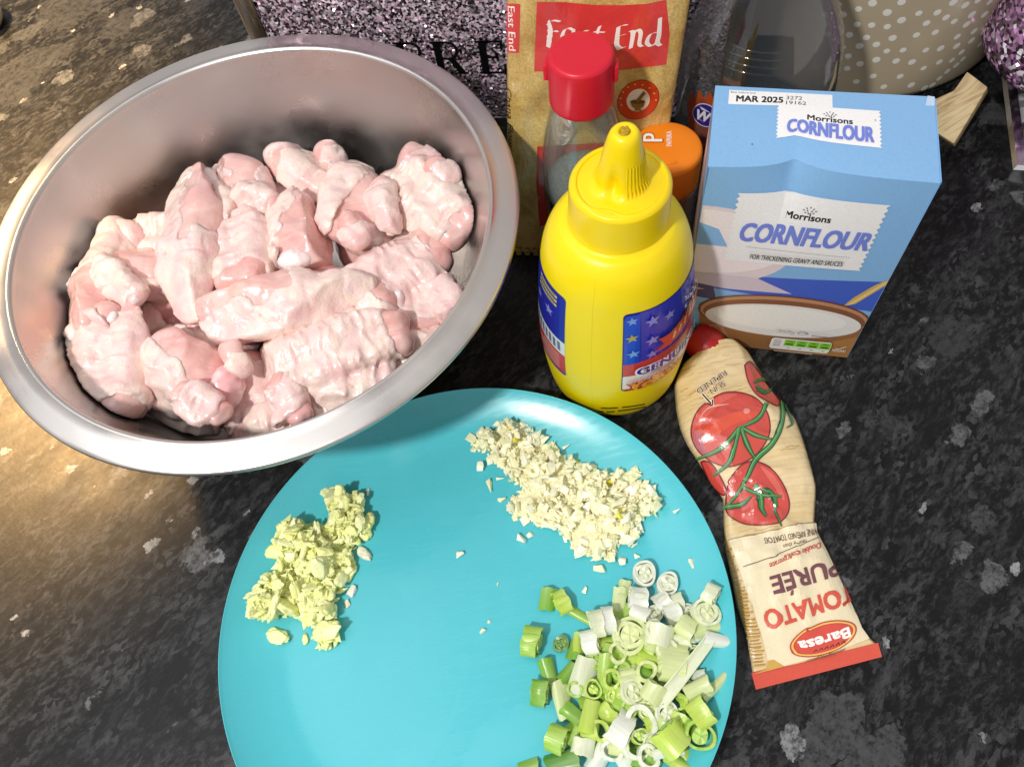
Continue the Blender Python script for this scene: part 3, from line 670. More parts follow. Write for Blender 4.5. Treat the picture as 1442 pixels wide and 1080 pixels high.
def plate_z(x, y): return float(np.interp(math.hypot(x-PX, y-PY), [p[0] for p in pl[:9]], [p[1] for p in pl[:9]]))
class Pile:
    def __init__(s, res=.12): s.res = res; s.d = {}
    def drop(s, x, y, r, h, settle=.62):
        c = [(i, j) for i in range(int((x-r)/s.res), int((x+r)/s.res)+1) for j in range(int((y-r)/s.res), int((y+r)/s.res)+1) if (i*s.res-x)**2+(j*s.res-y)**2 <= r*r]
        if not c: c = [(int(x/s.res), int(y/s.res))]
        hs = [s.d.get(q, 0.0) for q in c]; z = settle*max(hs)+(1-settle)*sum(hs)/len(hs) if max(hs) else 0.0
        for q in c: s.d[q] = max(s.d.get(q, 0.0), z+h*.72)
        return z
def chip_mesh(name, seed, dims, npts, material, rough=0.0):
    r = random.Random(seed); bm = bmesh.new()
    for _ in range(npts):
        v = Vector((r.uniform(-1, 1), r.uniform(-1, 1), r.uniform(-1, 1)))
        v = v/max(abs(v.x), abs(v.y), abs(v.z))*r.uniform(.72, 1); bm.verts.new((v.x*dims[0]*.005, v.y*dims[1]*.005, v.z*dims[2]*.005))
    q = bmesh.ops.convex_hull(bm, input=bm.verts); bmesh.ops.delete(bm, geom=[g for g in q['geom_interior'] if isinstance(g, bmesh.types.BMVert)], context='VERTS')
    bmesh.ops.bevel(bm, geom=bm.edges[:], offset=.0001, segments=1, affect='EDGES')
    me = bpy.data.meshes.new(name); bm.to_mesh(me); bm.free(); me.materials.append(material)
    me.polygons.foreach_set('use_smooth', [True]*len(me.polygons)); me.set_sharp_from_angle(angle=radians(28)); return me
def clump_mesh(name, seed, dims, material):
    bm = bmesh.new(); bmesh.ops.create_icosphere(bm, subdivisions=4, radius=1.0); P = np.array([v.co[:] for v in bm.verts])
    F_ = P*np.array([1.1, 5.5, 5.5])+.5*np.stack([noise3(P*2, seed+5), noise3(P*2, seed+6), noise3(P*2, seed+7)], 1)
    f = .82+.26*noise3(P*1.2+seed*2.3, seed)+.20*noise3(P*2.4+seed, seed+1)+.15*(1-np.abs(noise3(F_, seed+2)))+.06*noise3(P*np.array([6, 18, 18]), seed+3)
    Q = P*f[:, None]; Q[:, 2] = np.clip(Q[:, 2]+.18*noise3(P*2.1, seed+9), -.55, .8)
    for v, q in zip(bm.verts, Q): v.co = (q[0]*dims[0]*.005, q[1]*dims[1]*.005, q[2]*dims[2]*.005)
    me = bpy.data.meshes.new(name); bm.to_mesh(me); bm.free(); me.materials.append(material); me.polygons.foreach_set('use_smooth', [True]*len(me.polygons)); return me
def inside(p, poly):
    r = False; n = len(poly)
    for i in range(n):
        (x1, y1), (x2, y2) = poly[i], poly[(i+1) % n]
        if (y1 > p[1]) != (y2 > p[1]) and p[0] < (x2-x1)*(p[1]-y1)/(y2-y1)+x1: r = not r
    return r
def drop_piece(name, me, px, py, scale, pile, rad, hgt, color, label, cat, group=None, tilt=.5, flat=False, zoff=0.0):
    P = at(px, py, 1.1); x, y = P[0], P[1]; z0 = plate_z(x, y); z = z0+pile.drop(x, y, rad, hgt)
    P = at(px, py, z+hgt*.3); x, y = P[0], P[1]
    ob = bpy.data.objects.new(name, me); COL.objects.link(ob)
    lift = z-z0
    t = tilt if lift > .05 else tilt*.25
    ob.rotation_euler = (rnd.gauss(0, t), rnd.gauss(0, t), rnd.uniform(0, 2*pi)); ob.scale = (scale,)*3
    R = ob.rotation_euler.to_matrix(); zmin = min((R @ (Vector(c)*scale)).z for c in ob.bound_box)*100
    ob.location = Vector((x, y, z-zmin*(.98 if lift <= .05 else .8)+zoff))*.01; ob.color = color
    tag(ob, label, cat, group); return ob

# chopped garlic
GAR = [chip_mesh('garlic_piece', 100+i, (rnd.uniform(.70, 1.2), rnd.uniform(.54, .80), rnd.uniform(.28, .48)), rnd.randint(9, 15), M['garlic']) for i in range(20)]
gp = Pile(.08)
zg = lambda pts: zoom(640, 570, .2222, pts)
outline = zg([(75, 240), (200, 170), (300, 120), (440, 100), (500, 180), (600, 230), (720, 330), (860, 380), (1000, 430), (1150, 400), (1180, 480), (1260, 540), (1300, 620), (1280, 700), (1180, 720), (1150, 890), (1050, 860), (1000, 960), (880, 960), (770, 950), (740, 860), (650, 800), (560, 760), (500, 750), (440, 730), (350, 690), (330, 600), (420, 520), (280, 400), (200, 290), (110, 270)])
def gcol(kind=None):
    if kind == 'y': return (0.74, 0.66, 0.03, 1)
    t = rnd.random(); return (0.97+.02*t, 0.94+.03*t, 0.58+.20*t, 1)
lo = (min(p[0] for p in outline), min(p[1] for p in outline)); hi = (max(p[0] for p in outline), max(p[1] for p in outline))
spine = zg([(250, 230), (420, 260), (620, 380), (820, 540), (1000, 660), (1100, 720)])
def spine_d(p): return min(math.hypot(p[0]-q[0], p[1]-q[1]) for q in dense(spine, 8, False))
n = 0; tries = 0
while n < 285 and tries < 6000:
    tries += 1; p = (rnd.uniform(lo[0], hi[0]), rnd.uniform(lo[1], hi[1]))
    if not inside(p, outline): continue
    if n > 150 and spine_d(p) > 34*rnd.random()**.6+4: continue
    y = n in (140, 155, 171, 190, 204, 217, 226, 239, 250, 262, 270, 278, 150, 245)
    drop_piece('garlic_piece', GAR[n % 20], *p, rnd.uniform(.55, .98)*(.6 if y else 1), gp, .24, .30, gcol('y' if y else None),
               'tiny yellow green garlic sprout bit in the garlic heap' if y else 'small chopped creamy white garlic piece in the heap by the mustard bottle', 'garlic',
               'yellow sprout bits in the garlic heap' if y else 'chopped garlic pieces in the heap', .55); n += 1
for X, Y, sc, lb in [(215, 525, 1.6, 'leaf shaped garlic sliver just left of the garlic heap'), (165, 405, 1.3, 'pointed garlic sliver sticking out left of the heap'), (225, 365, 1.1, 'thin garlic sliver above the leaf shaped one'),
        (295, 475, 1.0, 'blunt garlic bit beside the leaf shaped sliver'), (300, 600, 1.1, 'garlic bit with rounded edge at lower left of heap'), (420, 850, 1.5, 'garlic crumb alone below the heap with a small arm'), (485, 825, .9, 'garlic crumb touching the lone crumb below the heap'),
        (30, 945, 1.1, 'lone oval garlic bit in the empty middle of the plate'), (920, 1040, 1.5, 'garlic crumb between the heap and the white onion discs'), (1150, 965, .8, 'tiny garlic crumb above the first white onion disc'),
        (1415, 675, .9, 'flat garlic flake near the right rim of the plate'), (1065, 985, 1.2, 'long yellowish garlic sliver at the lower tip of the heap'), (715, 270, 1.0, 'garlic chip just behind the back edge of the heap'), (320, 135, 1.0, 'garlic chip at the upper left end of the heap')]:
    q = zg([(X, Y)])[0]; drop_piece('garlic_piece', GAR[int(X) % 20], *q, sc*.58, gp, .16, .2, gcol(), lb, 'garlic', None, .2)
for px_, py_, sc, lb in [(680, 888, 1.0, 'slim garlic bit lying low in the middle of the plate'), (688, 875, .55, 'tiny garlic speck above the slim bit mid plate'), (701, 823, .5, 'tiny garlic speck right of the plate centre'), (824, 831, .8, 'small garlic crumb left of the spring onion discs'), (974, 792, 1.3, 'pale flat flake on the plate rim above the spring onions')]:
    drop_piece('garlic_piece', GAR[int(px_) % 20], px_, py_, sc*.5, gp, .16, .2, gcol(), lb, 'garlic', None, .2)

def crumbs(name, label, cat, poly, pile, count, size, pal, material, seed):
    """the finest crumbs of a heap, too small to pick apart"""
    r = random.Random(seed); V, Fc = [], []; lo = (min(p[0] for p in poly), min(p[1] for p in poly)); hi = (max(p[0] for p in poly), max(p[1] for p in poly)); k = 0
    while k < count:
        p = (r.uniform(lo[0], hi[0]), r.uniform(lo[1], hi[1]))
        if not inside(p, poly): continue
        k += 1; P = at(*p, 1.2); z = plate_z(P[0], P[1])+pile.d.get((int(P[0]/pile.res), int(P[1]/pile.res)), 0)*.75; b = len(V); sx = [r.uniform(*size) for _ in range(3)]
        bm = bmesh.new()
        for _ in range(8): bm.verts.new((r.uniform(-1, 1)*sx[0], r.uniform(-1, 1)*sx[1], r.uniform(-.8, .8)*sx[2]))
        q = bmesh.ops.convex_hull(bm, input=bm.verts); bmesh.ops.delete(bm, geom=[g for g in q['geom_interior'] if isinstance(g, bmesh.types.BMVert)], context='VERTS'); bm.verts.index_update(); bm.verts.ensure_lookup_table()
        zm = min(v.co.z for v in bm.verts); V += [(P[0]+v.co.x, P[1]+v.co.y, z+.01+v.co.z-zm) for v in bm.verts]; Fc += [tuple(b+v.index for v in f.verts) for f in bm.faces]; bm.free()
    pw = np.array([at(*p, 1.0)[:2] for p in poly]); A_, B_ = pw, np.roll(pw, -1, 0); st = .11; lo_, hi_ = pw.min(0), pw.max(0)
    xs = np.arange(lo_[0], hi_[0], st); ys = np.arange(lo_[1], hi_[1], st); idx = {}
    for i, x in enumerate(xs):
        for j, y in enumerate(ys):
            if not inside((x, y), [tuple(q) for q in pw]): continue
            q = np.array([x, y]); ab = B_-A_; t = np.clip(((q-A_)*ab).sum(1)/np.maximum((ab*ab).sum(1), 1e-9), 0, 1); d = np.linalg.norm(A_+ab*t[:, None]-q, axis=1).min()
            n1, n2 = noise3(np.array([[x*2.2, y*2.2, seed], [x*6.5, y*6.5, seed+3.0]]), seed); d += .10*n2-.06
            if d <= 0: continue
            idx[(i, j)] = len(V); V.append((x, y, plate_z(x, y)+.015+min(d*.9, .34)*(.75+.45*n1)+.07*n2*min(d*4, 1)))
    for (i, j), k in idx.items():
        if (i+1, j) in idx and (i, j+1) in idx and (i+1, j+1) in idx: Fc.append((k, idx[(i+1, j)], idx[(i+1, j+1)], idx[(i, j+1)]))
    o = put(name, V, Fc, material, None, False); o.color = pal; tag(o, label, cat, None, 'stuff'); return o
crumbs('garlic_crumbs', 'finest white garlic crumbs scattered through the garlic heap', 'garlic', outline, gp, 700, (.12, .29), (.97, .93, .60, 1), M['garlic'], 3)

# minced ginger
GIN = [clump_mesh('ginger_piece', 300+i, (rnd.uniform(1.1, 1.9), rnd.uniform(.7, 1.3), rnd.uniform(.36, .58)), M['ginger']) for i in range(14)]
ip = Pile(.1); zi = lambda pts: zoom(330, 670, .2407, pts)
gout = zi([(545, 130), (620, 90), (720, 110), (725, 250), (790, 280), (770, 330), (690, 350), (680, 430), (660, 500), (670, 620), (600, 670), (570, 720), (580, 880), (600, 950), (500, 1010), (450, 900), (400, 850), (320, 780), (180, 860), (110, 780), (110, 690), (180, 640), (230, 560), (300, 480), (270, 420), (290, 340), (330, 260), (480, 260), (560, 290), (600, 220), (560, 200)])
lo = (min(p[0] for p in gout), min(p[1] for p in gout)); hi = (max(p[0] for p in gout), max(p[1] for p in gout))
def icol(): t = rnd.random(); return (0.92+.04*t, 0.94+.03*t, 0.38+.16*rnd.random(), 1)
n = 0; tries = 0
while n < 150 and tries < 4000:
    tries += 1; p = (rnd.uniform(lo[0], hi[0]), rnd.uniform(lo[1], hi[1]))
    if not inside(p, gout): continue
    drop_piece('ginger_piece', GIN[n % 14], *p, rnd.uniform(.55, 1.0)*(1.0 if n < 60 else .75), ip, .34, .30, icol(), 'soft yellow green lump of minced ginger in the heap on the left of the plate', 'ginger', 'minced ginger lumps in the heap', .45); n += 1
for X, Y, sc, k, c, lb in [(255, 935, 1.25, 0, None, 'large flat ginger flake set apart at the lower left of the ginger heap'), (415, 950, .6, 0, None, 'small soft ginger lump beside the large flat flake'), (365, 280, .7, 0, None, 'squarish ginger lump at the upper left of the ginger heap'),
        (685, 672, 1.5, 1, (.88, .82, .70, 1), 'smooth white garlic stick right of the ginger heap'), (660, 748, 1.3, 1, (.86, .78, .55, 1), 'stubby cream stick below the white garlic stick'), (785, 97, 1.0, 1, (.86, .80, .62, 1), 'small pale stick above the top of the ginger heap'), (740, 340, 1.0, 1, (.84, .80, .50, 1), 'pale chip at the right edge of the ginger heap'), (765, 460, 1.0, 0, (.80, .82, .62, 1), 'thin translucent sliver right of the ginger heap'), (640, 95, .8, 1, (.85, .80, .6, 1), 'pale chip at the very top of the ginger heap')]:
    q = zi([(X, Y)])[0]
    drop_piece('garlic_piece' if k else 'ginger_piece', (GAR if k else GIN)[int(X) % 14], *q, sc*(.46 if k else .62), ip, .2, .2, c or icol(), lb, 'garlic' if k else 'ginger', None, .15)

crumbs('ginger_shreds', 'finest yellow ginger shreds scattered through the ginger heap', 'ginger', gout, ip, 600, (.12, .36), (.93, .95, .42, 1), M['ginger'], 4)

# spring onions
def tube_mesh(name, L, R, wall, seed, a0=0.0, a1=2*pi, oval=1.0, bend=0.0, skew=0.0, taper=1.0, n=26):
    """a cut length of leaf: outer and inner wall, both cut ends closed by a rim; axis x, in cm"""
    r = random.Random(seed); full = abs(a1-a0-2*pi) < 1e-6; V = []; Fc = []; m_ = 9; ph = [r.uniform(0, 6) for _ in range(4)]
    for lay in (0, 1):
        for i in range(m_):
            t = i/(m_-1)-.5
            for k in range(n):
                a = a0+(a1-a0)*k/(n if full else n-1)
                wob = 1+.08*sin(2*a+ph[0])+.045*sin(3*a+ph[1]+t*1.5)
                rr = R*wob*(1+(taper-1)*(t+.5))*((1-min(wall/R, .995)) if lay else 1)
                x = t*L+skew*rr*cos(a)*abs(t)*2*(1 if t > 0 else -1)+.03*sin(5*a+ph[2])+.025*sin(2*a+ph[3])
                V.append((x, rr*cos(a)*oval, rr*sin(a)/oval**.5+bend*(t*t)*4-bend*.3))
    o_ = m_*n; kk = n if full else n-1
    for i in range(m_-1):
        for k in range(kk):
            a, b, c, d = i*n+k, i*n+(k+1) % n, (i+1)*n+(k+1) % n, (i+1)*n+k
            Fc.append((a, d, c, b)); Fc.append((o_+a, o_+b, o_+c, o_+d))
    for i, fl in ((0, 0), (m_-1, 1)):
        for k in range(kk):
            a, b = i*n+k, i*n+(k+1) % n; q = (a, b, o_+b, o_+a); Fc.append(q[::-1] if fl else q)
    if not full:
        for i in range(m_-1):
            for k, fl in ((0, 1), (n-1, 0)):
                a, b = i*n+k, (i+1)*n+k; q = (a, b, o_+b, o_+a); Fc.append(q[::-1] if fl else q)
    me = mesh_of(name, np.array(V)*.01, Fc, M['onion']); 
    bm = bmesh.new(); bm.from_mesh(me); bmesh.ops.recalc_face_normals(bm, faces=bm.faces); bm.to_mesh(me); bm.free()
    me.set_sharp_from_angle(angle=radians(50)); return me
OC = {'white': (.88, .91, .80, 1), 'cream': (.84, .89, .62, 1), 'pale': (.70, .80, .38, 1), 'lime': (.54, .74, .10, 1), 'green': (.20, .44, .04, 1), 'dark': (.09, .27, .03, 1), 'mid': (.36, .60, .07, 1)}
op = Pile(.12)
zo = lambda x, y: (700+.2871*x, 770+.2871*y)
def onion(X, Y, kind, a, b, ang, col, label, z_=None, inner=None, tilt=0.0, bend=0.0):
    """X, Y, a (length), b (width) as read off an enlargement; ang in degrees, anticlockwise from the right"""
    px, py = zo(X, Y); cm = 1.08/97.5; la, lb_ = a*cm, b*cm; sd = int(X*7+Y)
    P = at(px, py, 1.1); x, y = P[0], P[1]; z0 = plate_z(x, y)
    vec = at(px+cos(radians(ang))*20, py-sin(radians(ang))*20, 1.1)-P; yaw = math.atan2(vec[1], vec[0])
    R = lb_/2
    if kind == 'tube': la *= .76; lb_ *= .94
    if kind == 'disc':        # cut across: rings within rings, lying flat
        R = la/2; hh = lb_; me = tube_mesh('spring_onion_disc', hh, R, R*(.32 if inner is not None and not inner else .20), sd); nm = 'spring_onion_disc'; half = hh/2
        rot = Matrix.Rotation(yaw, 3, 'Z') @ Matrix.Rotation(radians(tilt), 3, 'Y') @ Matrix.Rotation(radians(-90), 3, 'Y'); foot = R*.8; extent = hh/2*cos(radians(tilt))+R*abs(sin(radians(tilt)))
        rings = [.80, .52] if inner is None else inner
    elif kind == 'tube':
        me = tube_mesh('spring_onion_tube', la, R, max(.05, R*.16), sd, oval=rnd.uniform(1.0, 1.42), skew=rnd.uniform(-.15, .15), bend=bend); nm = 'spring_onion_tube'
        rot = Matrix.Rotation(yaw, 3, 'Z') @ Matrix.Rotation(radians(-tilt), 3, 'Y') @ Matrix.Rotation(rnd.uniform(-.4, .4), 3, 'X'); foot = max(R, la*.35); extent = R*.95*cos(radians(tilt))+la/2*abs(sin(radians(tilt)))
        rings = [.82, .60, .36] if inner is None else inner
    else:                      # a split piece of leaf, hollow side up or down
        up = kind == 'leaf'; sp = 1.15
        me = tube_mesh('spring_onion_leaf', la, R*1.1, .055, sd, pi/2-sp, pi/2+sp, bend=bend, taper=rnd.uniform(.75, 1.1)); nm = 'spring_onion_leaf'
        rot = Matrix.Rotation(yaw, 3, 'Z') @ Matrix.Rotation(radians(-tilt), 3, 'Y') @ Matrix.Rotation(rnd.uniform(-.25, .25)+(0 if up else pi), 3, 'X'); foot = R; extent = R*.7; rings = []
    if z_ is None: z = z0+op.drop(x, y, foot*.8, extent*1.5, .55)
    else: z = z0+z_; op.drop(x, y, foot*.8, extent*1.5)
    ob = bpy.data.objects.new(nm, me); COL.objects.link(ob); ob.color = OC[col]
    zmin = min((rot @ v.co).z for v in me.vertices)*100
    Q = at(px, py, z-zmin); ob.matrix_world = Matrix.Translation(Vector((Q[0], Q[1], z-zmin+.004))*.01) @ rot.to_4x4()
    tag(ob, label, 'spring onion', 'chopped spring onion pieces on the plate')
    for k, q in enumerate(rings):
        L2 = (lb_ if kind == 'disc' else la)*(.99-.02*k*rnd.random()); core = k == len(rings)-1 and q < .56
        me2 = tube_mesh('inner_layer', L2, R*q, R*(q*.99 if core else (q-rings[k+1]-.012 if k+1 < len(rings) else .14)), sd+k+1); c2 = bpy.data.objects.new('inner_layer', me2); COL.objects.link(c2); c2.parent = ob
        base = np.array(OC[col][:3]); c2.color = (*np.clip(base*(1.0-.02*(k+1))*np.array([1.0, 1.01, .90]), 0, 1), 1) if col in ('white', 'cream') else (*np.clip(base*1.12+.03, 0, .9), 1)
    return ob
ON = [
 # lowest layer
 (160, 1075, 'leaf', 90, 60, 20, 'green', 'green leaf end at the lower edge of the photo, left of the onions'), (330, 1060, 'leaf', 150, 90, 15, 'dark', 'dark green wide leaf at the lower edge of the heap'),
 (730, 1070, 'tube', 110, 80, 60, 'green', 'green tube cut off by the lower photo edge'), (885, 1060, 'leaf', 120, 60, -35, 'lime', 'yellow green curled strip at the lower right of the heap'),
 (560, 600, 'leaf', 190, 90, -65, 'dark', 'dark green hollow leaf down the centre of the heap'), (745, 650, 'leaf', 170, 100, -30, 'green', 'green folded leaf under the pale oval slice'),
 (680, 545, 'leaf', 160, 120, 20, 'lime', 'lime leaf open to the top in the middle of the heap'), (540, 560, 'leaf', 130, 90, 80, 'mid', 'mid green leaf beside the striped split stalk'),
 (400, 890, 'leaf', 140, 90, 40, 'mid', 'green leaf under the bright yellow green piece'), (620, 770, 'tube', 120, 80, -20, 'mid', 'green tube below the round white slice'),
 (900, 870, 'tube', 110, 80, 60, 'lime', 'lime tube between the bright cored disc and the green ring'), (395, 520, 'leaf', 100, 80, 70, 'green', 'green leaf at the left flank of the heap'),
 (760, 460, 'tube', 120, 90, 40, 'pale', 'pale tube under the white stalk pieces'), (900, 460, 'tube', 110, 80, 10, 'cream', 'cream tube low between the white pieces and the curved strip'),
 (640, 640, 'tube', 120, 90, 10, 'pale', 'pale tube beneath the heap centre'), (820, 720, 'leaf', 150, 110, 60, 'mid', 'green leaf under the pale square tube'),
 (600, 970, 'tube', 110, 90, 0, 'pale', 'pale tube under the white hollow ring'), (780, 880, 'tube', 110, 90, 30, 'lime', 'lime tube beneath the hollow ring and cored disc'),
 (470, 960, 'leaf', 120, 90, 10, 'mid', 'green leaf beneath the white split stalks'), (480, 760, 'leaf', 140, 90, 0, 'mid', 'green leaf under the foot of the striped split stalk'),
 (600, 340, 'leaf', 110, 70, 30, 'mid', 'green leaf low behind the oval green slice'),
 (740, 560, 'leaf', 120, 80, -10, 'lime', 'lime leaf under the large pale oval slice'),
 (900, 560, 'leaf', 110, 70, 40, 'mid', 'green leaf beneath the curved white strip'),
 (950, 760, 'leaf', 110, 80, 20, 'lime', 'lime leaf low at the right of the heap'),
 (690, 760, 'tube', 90, 70, 50, 'mid', 'green tube low behind the hollow white ring'),
 (520, 700, 'tube', 95, 70, 70, 'green', 'green tube low right of the striped stalk'),
 (380, 820, 'leaf', 100, 70, -40, 'green', 'dark leaf left of the bright yellow green curl'),
 (450, 910, 'tube', 90, 70, 20, 'lime', 'lime tube below the yellow green curl'),
 (680, 1010, 'leaf', 100, 80, 0, 'green', 'green leaf under the white ring at the front'),
 (900, 980, 'leaf', 110, 70, -60, 'mid', 'green leaf low beside the wide open lime tube'),
 (560, 380, 'tube', 80, 60, 60, 'pale', 'pale tube low behind the short white stub'),
 (960, 430, 'disc', 80, 36, 0, 'white', 'small white disc low near the rim'),
 (470, 560, 'disc', 84, 36, 0, 'mid', 'green ring low beside the striped stalk'),
 (740, 800, 'disc', 84, 36, 0, 'pale', 'pale ring low behind the cored disc'),
 (580, 730, 'disc', 90, 36, 0, 'lime', 'lime ring left of the round white slice'),
 (880, 640, 'disc', 86, 36, 0, 'cream', 'cream ring under the curved strip'),
 (350, 620, 'leaf', 100, 70, 50, 'green', 'green leaf low at the left of the striped stalk'),
 # left outliers
 (250, 260, 'leaf', 105, 75, 80, 'green', 'green leaf flap behind the small green square tube at upper left'), (318, 272, 'tube', 80, 78, 28, 'lime', 'small lime square tube at the upper left corner of the heap'),
 (425, 350, 'leaf', 165, 50, -30, 'mid', 'long green strip leading right from the upper left tube'), (170, 465, 'tube', 100, 105, -12, 'mid', 'green ribbed tube lying alone at the far left'),
 (312, 475, 'disc', 72, 24, 0, 'dark', 'tiny dark green ring alone between the left tube and the heap'), (255, 610, 'leaf', 110, 85, -75, 'green', 'folded dark leaf standing at the left of the heap'),
 (210, 715, 'tube', 90, 88, -10, 'green', 'green square tube at the left below the folded leaf'), (320, 755, 'leaf', 165, 85, -78, 'pale', 'long pale leaf hanging down at the left flank'),
 (295, 940, 'tube', 105, 100, -22, 'mid', 'green tube with a pale stripe at the lower left of the heap'),
 # right and upper whites
 (722, 132, 'disc', 114, 42, 0, 'white', 'round white disc with rings at the top of the onion heap'), (835, 182, 'disc', 104, 40, 20, 'white', 'second white disc, just right of the topmost disc'),
 (690, 250, 'tube', 105, 82, -5, 'white', 'white barrel slice below the topmost disc'), (620, 215, 'leaf', 80, 60, 75, 'pale', 'pale leaf tip beside the white barrel slice'),
 (880, 275, 'tube', 85, 70, 20, 'cream', 'cream stub right of the tilted white slice'), (810, 262, 'tube', 95, 66, 32, 'white', 'tilted white slice below the second disc'),
 (1050, 230, 'tube', 75, 80, -30, 'cream', 'white stub with green tinge nearest the right plate rim'), (1022, 325, 'disc', 122, 46, 0, 'cream', 'large cream disc near the right plate rim'),
 (1020, 410, 'leaf', 120, 80, 10, 'pale', 'translucent pale leaf under the large cream disc'), (925, 390, 'tube', 100, 90, -35, 'pale', 'pale green tube left of the large cream disc'),
 (865, 335, 'tube', 90, 82, 20, 'white', 'white barrel slice in the middle of the upper right group'), (705, 325, 'tube', 115, 74, -25, 'white', 'white slanted slice left of the upper right group'),
 (800, 430, 'tube', 120, 110, 80, 'cream', 'wide cream stalk piece below the white slices'),
 (545, 360, 'tube', 70, 100, 10, 'white', 'short white stub at the upper edge of the heap'), (490, 375, 'tube', 70, 95, 15, 'cream', 'short cream stub left of the white one'),
 (460, 465, 'tube', 95, 95, 10, 'white', 'white and green stub at the left of the heap'), (560, 480, 'leaf', 130, 80, 10, 'lime', 'translucent lime strip across the upper left of the heap'), (395, 470, 'leaf', 90, 60, 85, 'lime', 'narrow lime leaf left of the white and green stub'),
 (598, 290, 'leaf', 170, 60, 85, 'pale', 'tall pale leaf standing at the top of the heap'),
 # middle
 (425, 640, 'leaf', 165, 130, 75, 'cream', 'big striped split stalk on the left half of the heap'), (530, 620, 'leaf', 170, 70, 85, 'mid', 'green strip along the right side of the striped stalk'),
 (855, 570, 'tube', 150, 125, -10, 'pale', 'large pale oval slice in the centre right'), (648, 440, 'disc', 165, 60, 85, 'pale', 'large oval green slice at the upper centre of the heap'),
 (770, 715, 'tube', 105, 92, 60, 'pale', 'pale square tube right of the round white slice'), (663, 715, 'disc', 112, 42, 0, 'cream', 'round white slice in the centre of the heap'),
 (940, 590, 'deal', 360, 60, 52, 'cream', 'long curved white leaf strip along the right of the heap'), (1080, 460, 'leaf', 120, 70, -8, 'white', 'white flap at the upper end of the long curved strip'),
 (1065, 690, 'leaf', 150, 45, 45, 'pale', 'narrow pale leaf tail pointing to the right rim'), (985, 695, 'tube', 150, 82, 25, 'pale', 'pale ribbed tube at the right of the heap'), (990, 635, 'tube', 70, 45, 10, 'white', 'small white stub behind the pale ribbed tube'),
 (1000, 820, 'tube', 105, 95, 35, 'lime', 'lime tube with ribs at the right edge of the heap'), (990, 920, 'disc', 125, 50, -60, 'mid', 'green ring lying apart at the lower right of the heap', None, [.55]),
 (455, 845, 'leaf', 140, 105, 80, 'lime', 'bright yellow green curl at the lower left of the heap'), (545, 815, 'tube', 85, 78, 40, 'lime', 'bright lime knob beside the yellow green curl'),
 (855, 945, 'tube', 145, 125, -50, 'lime', 'wide open lime tube at the lower right', None, [.8]), (610, 890, 'tube', 110, 105, -35, 'white', 'white barrel slice left of the hollow white ring'),
 (690, 975, 'disc', 130, 46, 0, 'white', 'white ring below the hollow ring, partly covered', None, []), (765, 970, 'disc', 96, 40, 0, 'cream', 'cream disc below the hollow white ring'),
 (703, 862, 'disc', 138, 60, 0, 'white', 'hollow white ring with a green floor at the front of the heap', None, []), (830, 822, 'disc', 106, 46, 0, 'white', 'white disc with a bright core right of the hollow ring'),
 (420, 975, 'tube', 90, 85, 80, 'cream', 'cream stub at the lower left of the white split stalks'), (505, 1020, 'leaf', 130, 90, 60, 'white', 'broad white split stalk at the lower photo edge'), (610, 1025, 'leaf', 120, 80, -65, 'white', 'white half tube right of the broad split stalk'), (840, 1005, 'leaf', 130, 40, 10, 'white', 'thin white crescent at the lower right of the heap'),
 (560, 650, 'disc', 86, 34, 0, 'lime', 'thin lime ring lying on the striped stalk', None, []),
 (730, 610, 'disc', 92, 34, 0, 'pale', 'thin pale ring over the lime leaf in the middle', None, []),
 (880, 760, 'disc', 84, 32, 0, 'lime', 'thin lime ring right of the pale square tube', None, []),
 (640, 800, 'disc', 78, 30, 0, 'mid', 'small green ring under the round white slice', None, []),
 (920, 700, 'disc', 80, 32, 0, 'pale', 'thin pale ring beside the ribbed pale tube', None, []),
 (500, 900, 'disc', 88, 34, 0, 'lime', 'thin lime ring left of the white barrel slice', None, []),
 (770, 410, 'disc', 90, 34, 0, 'cream', 'thin cream ring between the white pieces', None, []),
 (590, 520, 'disc', 92, 36, 0, 'pale', 'thin pale ring below the oval green slice', None, []),
 (560, 1000, 'disc', 92, 34, 0, 'white', 'white hollow ring beside the broad split stalk', None, []),
 (740, 1030, 'disc', 96, 34, 0, 'white', 'white hollow ring at the lower photo edge', None, []),
 (470, 700, 'disc', 80, 32, 0, 'lime', 'lime ring at the foot of the striped stalk', None, [.5]),
 (610, 610, 'disc', 84, 30, 0, 'mid', 'mid green ring in the centre left', None, []),
 (830, 500, 'disc', 88, 34, 0, 'cream', 'cream ring above the large pale oval slice', None, []),
 (960, 520, 'disc', 78, 32, 0, 'pale', 'small pale disc near the upper end of the curved strip', None, [.6]),
 (700, 930, 'disc', 70, 30, 0, 'lime', 'small lime disc between the two hollow white rings', None, [.5]),
 (850, 900, 'disc', 74, 30, 0, 'green', 'small green ring left of the wide open lime tube', None, []),
 (380, 700, 'disc', 70, 30, 0, 'mid', 'small green ring left of the striped stalk foot', None, []),
 (770, 330, 'disc', 80, 34, 0, 'white', 'white ringed disc among the white barrel slices', None, [.75,.4]),
 (930, 320, 'disc', 74, 32, 0, 'white', 'small white disc left of the large cream disc', None, [.7,.35]),
]
for e in ON:
    X, Y, k, a, b, ang, c, lb = e[:8]; inner = e[9] if len(e) > 9 else None
    if k == 'deal': onion(X, Y, 'leafdown', a, b, ang, c, lb, .75, bend=.22)
    else: onion(X, Y, k, a, b, ang, c, lb, None, inner, tilt=(rnd.uniform(3, 16) if k == 'disc' else rnd.uniform(-12, 12)), bend=rnd.uniform(0, .12) if k != 'disc' else 0)

